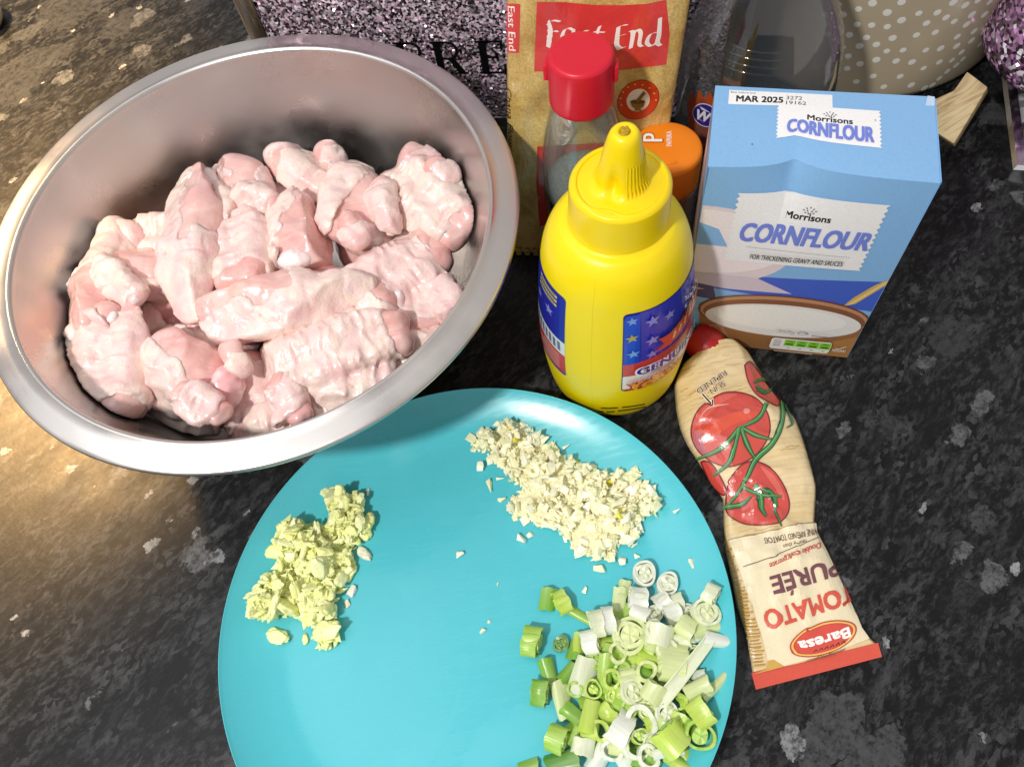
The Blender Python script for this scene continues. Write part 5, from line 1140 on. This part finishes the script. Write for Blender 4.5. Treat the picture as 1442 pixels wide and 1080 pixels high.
pr.text('PURÉE', *Z6((748, 338), (400, 438)), 24.5, (116, 66, 76), .035); pr.text('TOMATO', *Z6((828, 482), (362, 625)), 25.5, (214, 84, 64), .035)
e0 = zoom(980, 700, .2593, [(684, 767)])[0]
pr.ellipse(e0, 48.5, 21.5, 18, (186, 60, 40)); pr.ellipse(e0, 46.5, 19.8, 18, (240, 190, 96)); pr.ellipse(e0, 43.5, 17.6, 18, (196, 56, 44)); pr.ellipse(e0, 42.2, 16.6, 18, (212, 76, 60))
pr.text('Baresa', *Z6((818, 706), (548, 786)), 13.5, (250, 246, 240), .05, 0, None, 1.5)
for k in range(6): a = k/5; pr.stroke(Z6((630+a*150, 838-a*45), (645+a*150, 822-a*45), (650+a*150, 834-a*45)), 1.2, (70, 30, 20))
pr.stroke(Z6((590, 885), (680, 866), (800, 822)), 1.1, (120, 80, 40)); pr.stroke(Z6((640, 878), (665, 855), (690, 868), (720, 846), (745, 856)), .9, (120, 80, 40))
pr.build('tube_print', M['film'], tub)
# crimped end: folded flat strip
e1, e2 = at(1058, 947, .12), at(1236, 905, .12); e3, e4 = at(1241, 925, .06), at(1064, 971, .06); nrm = np.array([0, 0, 1.0])
V, Fc = prism([e1-nrm*.10, e2-nrm*.10, e4*0+e3-nrm*.05, e4-nrm*.05], (0, 0, .17)); o = put('crimped_end', V, Fc, M['film'], tub, False, col=[lin((216, 82, 62))]*len(V))
# screw cap
ca, cb_ = (at(1003, 494, 1.15)), at(978, 472, 1.30); ax = cb_-ca; Lc = np.linalg.norm(ax); ax /= Lc
Rm = Vector((0, 0, 1)).rotation_difference(Vector(ax)).to_matrix()
pf = [(0, -.2), (.95, -.2), (1.0, 0), (1.06, .12), (1.04, 1.2), (.98, 1.38), (.9, 1.42), (0, 1.42)]
V, Fc = lathe(pf, 0, 0, 48); V = np.array([Rm @ Vector(((p[0]*(1+.03*(k % 2)), p[1]*(1+.03*(k % 2)), p[2]))) for k, p in enumerate(V)])+ca; V[:, 2] = np.maximum(V[:, 2], .02)
clean(put('screw_cap', V, Fc, M['red'], tub)).data.set_sharp_from_angle(angle=radians(40))

# ------------------------------------------------------------------ red capped glass shaker
GX, GY = 6.42, 31.35
sh = thing('glass_shaker', 'glass shaker bottle with flip red cap and black label behind the mustard bottle', 'shaker', (GX, GY, 0))
go = smooth_prof([(2.0, 0), (2.22, .15), (2.28, .5), (2.30, 4.0), (2.28, 8.4), (2.22, 9.8), (2.05, 11.2), (1.78, 12.4), (1.56, 13.3), (1.48, 14.2)], 6)
gi = [(r-.22, max(z, .3)) for r, z in go if z > .12]
V, Fc = lathe([(0, .02)]+go+gi[::-1]+[(0, .3)], GX, GY, 72); clean(put('glass_body', V, Fc, M['glass'], sh))
V, Fc = lathe([(0, .33)]+[(r-.245, max(z, .33)) for r, z in go if .3 < z < 8.0]+[(1.7, 8.15), (1.0, 8.4), (0, 8.3)], GX, GY, 64); clean(put('seasoning', V, Fc, M['pepper'], sh))
rp = smooth_prof([(1.54, 13.55), (1.63, 13.6), (1.65, 13.8), (1.64, 14.4), (1.62, 16.0), (1.57, 16.28), (1.46, 16.38), (1.28, 16.4)], 5)
V, Fc = lathe(rp+[(.9, 16.4), (0, 16.4)], GX, GY, 96); cpo = clean(put('flip_cap', V, Fc, M['red_cap'], sh))
for px_, py_, zz, nm in ((866, 100, 15.3, 'hinge_lug'), (768, 98, 15.3, 'hinge_lug')):
    a = math.atan2(*(at(px_, py_, zz)[[1, 0]]-np.array([GY, GX]))); d = np.array([cos(a), sin(a), 0]); t_ = np.array([-sin(a), cos(a), 0]); c0 = np.array([GX, GY, zz])+d*1.56
    V, Fc = prism([c0+t_*.42-np.array([0, 0, .35]), c0-t_*.42-np.array([0, 0, .35]), c0-t_*.34+np.array([0, 0, .5]), c0+t_*.34+np.array([0, 0, .5])], d*.26); bevel(put(nm, V, Fc, M['red_cap'], cpo, False), .07)
SG = Surf(lambda u, v: np.stack([GX+np.interp(v, [p[1] for p in go], [p[0] for p in go])*np.cos(u), GY+np.interp(v, [p[1] for p in go], [p[0] for p in go])*np.sin(u), v], 1), (-3.3, .2), (.2, 11.5), 1)
pr = Print(SG, False, .3, .3); pr.h = .012
pr.poly([(-4.7, .6), (1.55, .6), (1.55, 7.3), (-4.7, 7.3)], (16, 17, 16)); pr.poly([(-4.7, 7.1), (1.55, 7.1), (1.55, 7.3), (-4.7, 7.3)], (52, 60, 54))
for k in range(7): star(pr, -3.0+k*.35, 6.4-(k % 2)*.7, .42, (196, 30, 30))
pr.build('shaker_label', M['sticker'], sh)

# ------------------------------------------------------------------ paprika jar
JX, JY = 10.95, 30.75
jar = thing('paprika_jar', 'small spice jar of paprika with orange lid between mustard bottle and carton', 'jar', (JX, JY, 0))
jo = smooth_prof([(1.7, 0), (1.92, .15), (1.98, .5), (1.98, 6.4), (1.9, 6.9), (1.72, 7.2), (1.70, 7.5)], 5)
V, Fc = lathe([(0, .02)]+jo+[(r-.16, max(z, .25)) for r, z in jo[::-1] if z > .2]+[(0, .25)], JX, JY, 64); clean(put('jar_body', V, Fc, M['glass'], jar))
V, Fc = lathe([(0, .28)]+[(r-.175, max(z, .28)) for r, z in jo if .2 < z < 6.6]+[(1.2, 6.7), (0, 6.6)], JX, JY, 64); clean(put('paprika', V, Fc, M['paprika'], jar))
V, Fc = lathe([(1.78, 7.0), (1.9, 7.02)]+smooth_prof([(1.94, 7.1), (1.95, 9.0), (1.93, 9.28), (1.85, 9.43), (1.70, 9.5)], 5)+[(1.0, 9.51), (0, 9.51)], JX, JY, 96); lid = clean(put('lid', V, Fc, M['orange_cap'], jar))
SJ = Surf(lambda u, v: np.stack([u, v, np.full_like(u, 9.515)], 1), (JX-2, JX+2), (JY-2, JY+2), 1)
pr = Print(SJ, True, 3, .3); zz_ = lambda *p: zoom(730, 140, .1944, p)
pr.text('P', *zz_((1045, 308), (1045, 248)), 28.5, (190, 96, 12), .05); pr.text('P', *zz_((1042, 305), (1042, 250)), 27.5, (250, 246, 238), .02); pr.text('PAPRIKA', *zz_((1110, 342), (1110, 233)), 7.6, (250, 246, 238), .012)
pr.build('lid_print', M['card'], lid)
q = [at(*p, 9.52) for p in zz_((1070, 460), (1145, 445), (1150, 462), (1078, 478))]; V, Fc = prism(q, (0, 0, .05)); bevel(put('flap_catch', V, Fc, M['orange_cap'], lid, False), .015)

# ------------------------------------------------------------------ bag of gram flour
GO = np.array([1.5, 33.2, 0]); GU = np.array([8.83, -2.84, 0]); GU /= np.linalg.norm(GU); GV = np.array([2.27, 3.5, 16.0]); GV /= np.linalg.norm(GV); GN = np.cross(GU, GV); GN /= np.linalg.norm(GN)
GW, GH = 9.2, 20.0
def bag_d(u, v):
    a = np.clip(u/GW, 0, 1); b = np.clip(v/GH, 0, 1); k = np.clip(1-np.abs(2*a-1)**3.2, 0, 1)**.5*np.clip(1-np.abs(2*b-1)**5, 0, 1)**.5
    P = np.stack([u*.55, v*.22, 0*u], 1); return k*.55+.13*noise3(P, 71)*k+.07*noise3(P*np.array([2.4, 3.2, 1]), 72)*k+.10*np.sin(v*1.1+u*.9)*np.exp(-((u-8.2)/.7)**2)
def bag_front(u, v): return GO+np.outer(u, GU)+np.outer(v, GV)+np.outer(bag_d(u, v), GN)
bagt = thing('gram_flour_bag', 'clear film bag of yellow flour with red name panel standing behind the red capped shaker', 'bag', tuple(GO+GU*GW/2))
nu, nv = 60, 110; P1, Fq = sheet(bag_front, (0, GW), (.0, GH), nu, nv); P2, Fq2 = sheet(lambda u, v: GO+np.outer(u, GU)+np.outer(v, GV)-np.outer(.4+bag_d(u, v)*2.6, GN), (0, GW), (.0, GH), nu, nv)
P1[:, 2] = np.maximum(P1[:, 2], .02); P2[:, 2] = np.maximum(P2[:, 2], .02)
VV = list(P1)+list(P2); b = len(P1); FF = list(Fq)+[tuple(b+i for i in f[::-1]) for f in Fq2]; rim = [i for i in range(nu)]+[j*nu+nu-1 for j in range(1, nv)]+[(nv-1)*nu+i for i in range(nu-2, -1, -1)]+[j*nu for j in range(nv-2, 0, -1)]
FF += [(rim[i], b+rim[i], b+rim[(i+1) % len(rim)], rim[(i+1) % len(rim)]) for i in range(len(rim))]
clean(put('bag_body', VV, FF, M['bag'], bagt))
SBG = Surf(bag_front, (.02, GW-.02), (.1, GH-.1), 1); zb_ = lambda *p: zoom(700, 0, .19444, p)
pr = Print(SBG, True, 5, .3); pr.h = .012; RD = (206, 58, 56); WH = (240, 228, 222)
pr.poly(zb_((288, 15), (500, 18), (700, 38), (900, 40), (1080, 30), (1225, 0), (1250, 250), (1225, 470), (900, 510), (600, 515), (268, 520)), RD); pr.poly(zb_((68, 25), (168, 32), (160, 385), (78, 385)), RD)
E_ = lambda x, s: [([(x, 150), (x+20*s, 230), (x+12*s, 335)], 15), ([(x-8*s, 172), (x+40*s, 150), (x+95*s, 158)], 9), ([(x+14*s, 238), (x+55*s, 226), (x+80*s, 232)], 7)]
def nib(pts, w, n=22): pr.stroke(zb_(*pts), w*.62, WH, (.75, 1, .8), n)
for pts, w in E_(362, 1): nib(pts, w)
nib([(365, 330), (400, 345), (445, 325)], 9)
nib([(555, 222), (520, 205), (485, 225), (470, 290), (500, 330), (550, 300)], 10); nib([(555, 215), (550, 290), (570, 330)], 11); nib([(660, 225), (620, 230), (650, 280), (620, 330), (590, 320)], 10); nib([(745, 190), (720, 260), (730, 320), (770, 325)], 11); nib([(700, 232), (780, 236)], 7)
nib([(880, 195), (870, 270), (868, 330), (900, 352)], 13); nib([(868, 210), (905, 186), (945, 182)], 9); nib([(880, 262), (935, 248)], 7); nib([(862, 335), (885, 360), (930, 338)], 9)
nib([(965, 225), (985, 240), (968, 352)], 12); nib([(982, 262), (1015, 215), (1040, 240), (1030, 320), (1052, 338)], 11)
nib([(1180, 130), (1172, 250), (1160, 310), (1182, 332)], 13); nib([(1168, 232), (1110, 250), (1085, 310), (1120, 335), (1160, 300)], 11)
pr.text('East End', *zb_((80, 45), (88, 372)), 9.6, WH, .02, .1)
pr.text('Chana Flour', *zb_((66, 640), (88, 1090)), 7.0, (40, 26, 12), .0, .45)
c0 = zb_((1022, 722))[0]; pr.ellipse(c0, 31.5, 26, 38, (150, 40, 22)); pr.ellipse(c0, 30.3, 25, 38, (200, 54, 30)); pr.ellipse(zb_((1022, 725))[0], 17, 15.2, 40, (232, 222, 204))
for k in range(9): a = radians(200-k*25); pr.ellipse((c0[0]+25.4*cos(a)*.98, c0[1]-22*sin(a)), 1.5, 1.1, 0, (236, 170, 80), 8)
pr.poly(zb_((965, 735), (1072, 735), (1060, 770), (1035, 785), (1000, 785), (975, 768)), (134, 98, 52)); pr.ellipse(zb_((1018, 735))[0], 10.6, 3.0, 0, (96, 64, 30)); pr.stroke(zb_((1012, 735), (1070, 665)), 4.6, (120, 84, 40)); pr.poly(zb_((1000, 785), (1040, 785), (1048, 800), (992, 800)), (112, 124, 60))
pr.poly([(757, 206), (800, 203), (860, 200), (860, 300), (760, 318), (756, 260)], (188, 46, 36))
pr.text('Dal', *zb_((1300, 800), (1310, 690)), 7, (40, 26, 12), .0)
pr.build('bag_print', M['film'], bagt)
for k in range(16):                                              # crimped foot seal
    u0 = .1+k*.56; q = GO+GU*u0-GN*0; V, Fc = prism([q+GN*.12+np.array([0, 0, .03]), q+GU*.34+GN*.12+np.array([0, 0, .03]), q+GU*.34+GN*.30+np.array([0, 0, .72]), q+GN*.30+np.array([0, 0, .72])], GN*.16); put('seal_rib', V, Fc, M['bag'], bagt, False)
# ------------------------------------------------------------------ glitter bread bin
yb = radians(-15.5); EB = np.array([cos(yb), sin(yb), 0]); NB = np.array([-sin(yb), cos(yb), 0]); BB = np.array([0, 45.0, 0]); ZU = np.array([0, 0, 1.0])
bin_ = thing('bread_bin', 'lilac glitter bread bin with black lettering and mirrored edge behind the steel bowl', 'bread bin', tuple(BB+NB*9))
def slab(u0, u1, z0, z1, d0, d1): return prism([BB+EB*u0+ZU*z0+NB*d0, BB+EB*u1+ZU*z0+NB*d0, BB+EB*u1+ZU*z1+NB*d0, BB+EB*u0+ZU*z1+NB*d0], NB*(d1-d0))
V, Fc = slab(-12.7, 19.5, .0, 20, .6, 18); put('bin_body', V, Fc, M['chrome'], bin_, False)
V, Fc = slab(-11.35, 18.2, 1.3, 18.8, .0, .6); bevel(put('glitter_panel', V, Fc, M['glitter'], bin_, False), .08)
for nm, a in (('mirror_strip', (-12.75, -11.4, 0, 20, -.12, .62)), ('mirror_strip', (18.25, 19.55, 0, 20, -.12, .62)), ('mirror_strip', (-11.4, 18.25, 0, 1.25, -.12, .62)), ('mirror_strip', (-11.4, 18.25, 18.85, 20, -.12, .62))):
    V, Fc = slab(*a); bevel(put(nm, V, Fc, M['chrome'], bin_, False), .16)
def serif(name, parts, u0, hgt=2.6, z0=5.14):
    V, Fc = [], []
    for poly in parts:
        q = [BB+EB*(u0+x*hgt)+ZU*(z0+y*hgt)-NB*.012 for x, y in poly]; a, b2 = prism(q, -NB*.06); k = len(V); V += list(a); Fc += [tuple(k+i for i in f) for f in b2]
    put(name, V, Fc, M['black_paint'], bin_, False)
def arc(cx, cy, ro, ri, xo, a0, a1, n=12):
    o_ = [(cx+xo*ro*cos(radians(a0+(a1-a0)*k/n)), cy+ro*sin(radians(a0+(a1-a0)*k/n))) for k in range(n+1)]; i_ = [(cx+xo*ri*.86*cos(radians(a0+(a1-a0)*k/n)), cy+ri*sin(radians(a0+(a1-a0)*k/n))) for k in range(n+1)]
    return [[o_[k], o_[k+1], i_[k+1], i_[k]] for k in range(n)]
box4 = lambda x0, x1, y0, y1: [(x0, y0), (x1, y0), (x1, y1), (x0, y1)]
stem = [box4(.08, .26, 0, 1), box4(0, .34, 0, .045), box4(0, .34, .955, 1)]
serif('letter', stem+[box4(.26, .45, .955, 1), box4(.26, .45, .49, .535), box4(.26, .45, 0, .045)]+arc(.43, .745, .255, .21, 1, -90, 90)+arc(.43, .2675, .2675, .222, 1.1, -90, 90), -3.2)
serif('letter', stem+[box4(.26, .45, .955, 1), box4(.26, .45, .46, .505)]+arc(.43, .73, .27, .225, 1, -90, 90)+[[(.40, .48), (.56, .48), (.80, .04), (.62, .04)], box4(.60, .86, 0, .045)], -.75)
serif('letter', stem+[box4(.26, .68, .955, 1), box4(.62, .68, .74, .97), box4(.26, .52, .48, .525), box4(.49, .54, .38, .63), box4(.26, .72, 0, .045), box4(.66, .72, .03, .28)], 2.25)

# ------------------------------------------------------------------ clear plastic bottle
CX, CY = 18.2, 36.6
clr = thing('clear_plastic_bottle', 'big clear plastic bottle with rounded shoulder behind the blue carton', 'bottle', (CX, CY, 0))
cp = smooth_prof([(3.9, 0), (4.3, .3), (4.5, 1.0), (4.52, 5.2), (4.62, 6.4), (4.68, 7.8), (4.60, 9.2), (4.25, 10.8), (3.55, 12.5), (2.6, 14.2), (1.8, 15.8), (1.5, 17.6), (1.4, 19.5)], 6)
V, Fc = lathe([(0, .02)]+cp, CX, CY, 96)
V2, F2 = lathe([(0, .10)]+[(r-.05, max(z, .10)) for r, z in cp], CX, CY, 96); nb = len(V); n1 = len(cp)
V = list(V)+list(V2); Fc = Fc[:-1]+[tuple(nb+i for i in f[::-1]) for f in F2[:-1]]+[(n1*96+k, n1*96+(k+1) % 96, nb+n1*96+(k+1) % 96, nb+n1*96+k) for k in range(96)]
clean(put('bottle_wall', V, Fc, M['clear_plastic'], clr))
cpr = lambda v: np.interp(v, [p[1] for p in cp], [p[0] for p in cp])
SC = Surf(lambda u, v: np.stack([CX+cpr(v)*np.cos(u), CY+cpr(v)*np.sin(u), v], 1), (-3.6, .4), (.3, 16), 1, (140, 80))
for k in range(4):                                                # raised mould lines on the shoulder
    u = np.linspace(-2.55, -1.75, 24); z = 11.1+k*.36; P = SC.lift(np.stack([u, np.full(24, z)], 1), .0); Q = SC.lift(np.stack([u, np.full(24, z+.05)], 1), .05); Rr = SC.lift(np.stack([u, np.full(24, z+.1)], 1), .0)
    V = np.concatenate([P, Q, Rr]); put('embossed_line', V, [(i, i+1, 24+i+1, 24+i) for i in range(23)]+[(24+i, 24+i+1, 48+i+1, 48+i) for i in range(23)], M['clear_plastic'], clr)
V, Fc = lathe([(1.5, 17.5), (1.75, 17.52), (1.78, 19.4), (1.6, 19.7), (0, 19.7)], CX, CY, 48); clean(put('screw_cap', V, Fc, M['white_paint'], clr))
pr = Print(SC, True, 4, .3); pr.h = .012; pr.dh = .012
pr.poly([(968, 150), (974, 128), (980, 142), (985, 126), (992, 140), (1000, 130), (1012, 150), (1010, 200), (985, 210), (972, 190)], (176, 72, 30)); pr.poly([(972, 196), (990, 206), (1006, 204), (1004, 222), (984, 216)], (60, 40, 30))
pr.ellipse((994, 162), 19, 15.5, -35, (232, 226, 232)); pr.ellipse((994, 162), 17.6, 14.2, -35, (50, 36, 140)); pr.text('W', (980, 166), (999, 172), 13, (244, 242, 246), .05, .1)
pr.build('bottle_label', M['sticker'], clr)

# ------------------------------------------------------------------ spotted enamel pot
OX, OY, OR = 31.2, 49.2, 10.4
pot = thing('enamel_pot', 'cream enamel pot with white polka dots behind the clear bottle', 'pot', (OX, OY, 0))
pp = smooth_prof([(9.3, 0.0), (9.9, .12), (10.2, .5), (10.4, 1.4), (10.7, 6), (11.0, 12), (11.2, 19.0), (11.35, 19.3)], 6); ppr = lambda v: np.interp(v, [p[1] for p in pp], [p[0] for p in pp])
V, Fc = lathe([(0, .05), (9.0, .05)]+pp+[(11.2, 19.35), (11.0, 19.0), (10.2, 1.4), (9.3, .4), (0, .4)], OX, OY, 128); clean(put('pot_body', V, Fc, M['cream_enamel'], pot))
SP = Surf(lambda u, v: np.stack([OX+ppr(v)*np.cos(u), OY+ppr(v)*np.sin(u), v], 1), (-3.3, .3), (.1, 19), 1, (160, 100))
DOTS = [(830,14),(947,10),(1157,10),(1258,2),(1303,10),(1205,22),(711,60),(773,38),(889,52),(1017,55),(1092,52),(1127,72),(947,83),(1048,95),(767,100),(826,103),(889,109),(736,142),(805,153),(911,155),(1007,143),(1083,132),(1160,88),(1232,60),(1283,60),(1210,100),(1240,128),(1172,150),(709,192),(777,187),(845,181),(887,208),(953,204),(1045,204),(1105,197),(1170,187),(1195,240),(1230,165),(731,228),(779,259),(845,243),(925,248),(989,252),(1100,252),(1151,245),(1190,212),(674,266),(727,278),(941,310),(832,309),(1036,277),(764,331),(875,352),(1132,290),(1168,265),(1100,318),(1040,357),(1072,345),(986,345),(640,60),(650,140),(690,20),(700,110),(1330,50),(1310,90),(1280,130),(1265,180)]
uvd = SP.uv(zoom(940, 0, .348, DOTS))
for k, (u, v) in enumerate(uvd):
    rr_ = .235*r_.uniform(.85, 1.1); ring = [(u+rr_*cos(2*pi*j/14)/10.6, v+rr_*sin(2*pi*j/14)) for j in range(14)]; P = list(SP.lift(ring, .012))+list(SP.lift([(u, v)], .02))
    put('polka_dot', P, [(j, (j+1) % 14, 14) for j in range(14)], M['white_paint'], pot)

# ------------------------------------------------------------------ wooden block leaning on the pot
wp = [((1314, 141), 1.9), ((1343, 128), 2.7), ((1362, 101), 4.0), ((1391, 123), 3.4), ((1343, 203), 1.1), ((1314, 184), 1.0)]
q = [at(*p, z) for p, z in wp]; V, Fc = prism(q, (.62, .42, -.95)); wb = bevel(put('wooden_block', V, Fc, M['wood'], None, False), .07); tag(wb, 'small notched pale wooden block between the carton and the spotted pot', 'wooden block')

# ------------------------------------------------------------------ glitter canister with mirrored foot
can = thing('glitter_canister', 'purple glitter canister on a mirrored square foot at the right picture edge', 'canister', (39.9, 37.4, 0))
Q0 = np.array([33.67, 30.23, 0]); E1 = np.array([.935, -.354, 0]); E2 = np.array([.354, .935, 0]); S1, S2 = 13.0, 14.5
def frame_ring(z0, z1, i0, i1):
    c0 = [(i0, i0), (S1-i0, i0), (S1-i0, S2-i0), (i0, S2-i0)]; c1 = [(i1, i1), (S1-i1, i1), (S1-i1, S2-i1), (i1, S2-i1)]
    return [Q0+E1*a+E2*b+ZU*z0 for a, b in c0], [Q0+E1*a+E2*b+ZU*z1 for a, b in c1]
rings = [frame_ring(.02, 1.6, 0, 0)[0], frame_ring(1.5, 1.5, 0, 0)[0], frame_ring(1.75, 1.75, .18, .18)[0], frame_ring(1.75, 1.75, .75, .75)[0], frame_ring(1.45, 1.45, 1.0, 1.0)[0]]
V = [p for r in rings for p in r]; Fc = [(i*4+k, i*4+(k+1) % 4, (i+1)*4+(k+1) % 4, (i+1)*4+k) for i in range(4) for k in range(4)]+[(3, 2, 1, 0)]
put('mirror_foot', V, Fc, M['silver'], can, False)
V, Fc = prism([Q0+E1*a+E2*b+ZU*1.2 for a, b in ((1, 1), (S1-1, 1), (S1-1, S2-1), (1, S2-1))], (0, 0, .22)); put('crystal_inlay', V, Fc, M['crystal'], can, False)
c_, pk = (39.9, 37.3), []
V = []; n_ = 4
base = [Q0+E1*a+E2*b+ZU*1.55 for a, b in ((1.4, 1.4), (S1-1.4, 1.4), (S1-1.4, S2-1.4), (1.4, S2-1.4))]; top_ = [Q0+E1*a+E2*b+ZU*3.0 for a, b in ((3.2, 3.2), (S1-3.2, 3.2), (S1-3.2, S2-3.2), (3.2, S2-3.2))]
V = base+top_; Fc = [(k, (k+1) % 4, 4+(k+1) % 4, 4+k) for k in range(4)]+[(4, 5, 6, 7), (3, 2, 1, 0)]; put('mirror_step', V, Fc, M['silver'], can, False)
V, Fc = lathe([(0, 2.9), (3.6, 2.9)]+smooth_prof([(4.4, 3.0), (5.2, 3.5), (5.65, 4.6), (5.7, 6.5), (5.7, 15.5), (5.5, 16)], 5)+[(0, 16)], 39.9, 37.3, 96); clean(put('glitter_body', V, Fc, M['glitter2'], can))

# ------------------------------------------------------------------ dish at the left edge
DX, DY = -38.9, 68.6
V, Fc = lathe(smooth_prof([(0, .0), (1.7, .0), (2.0, .12), (2.3, .5), (2.42, .95), (2.36, 1.08), (2.22, 1.02), (1.95, .55), (1.5, .3), (0, .28)], 5), DX, DY, 64)
d_ = clean(put('small_dish', V, Fc, M['cream_china'], None, origin=(DX, DY, 0))); tag(d_, 'cream rim of a small dish cut off by the left picture edge', 'dish')
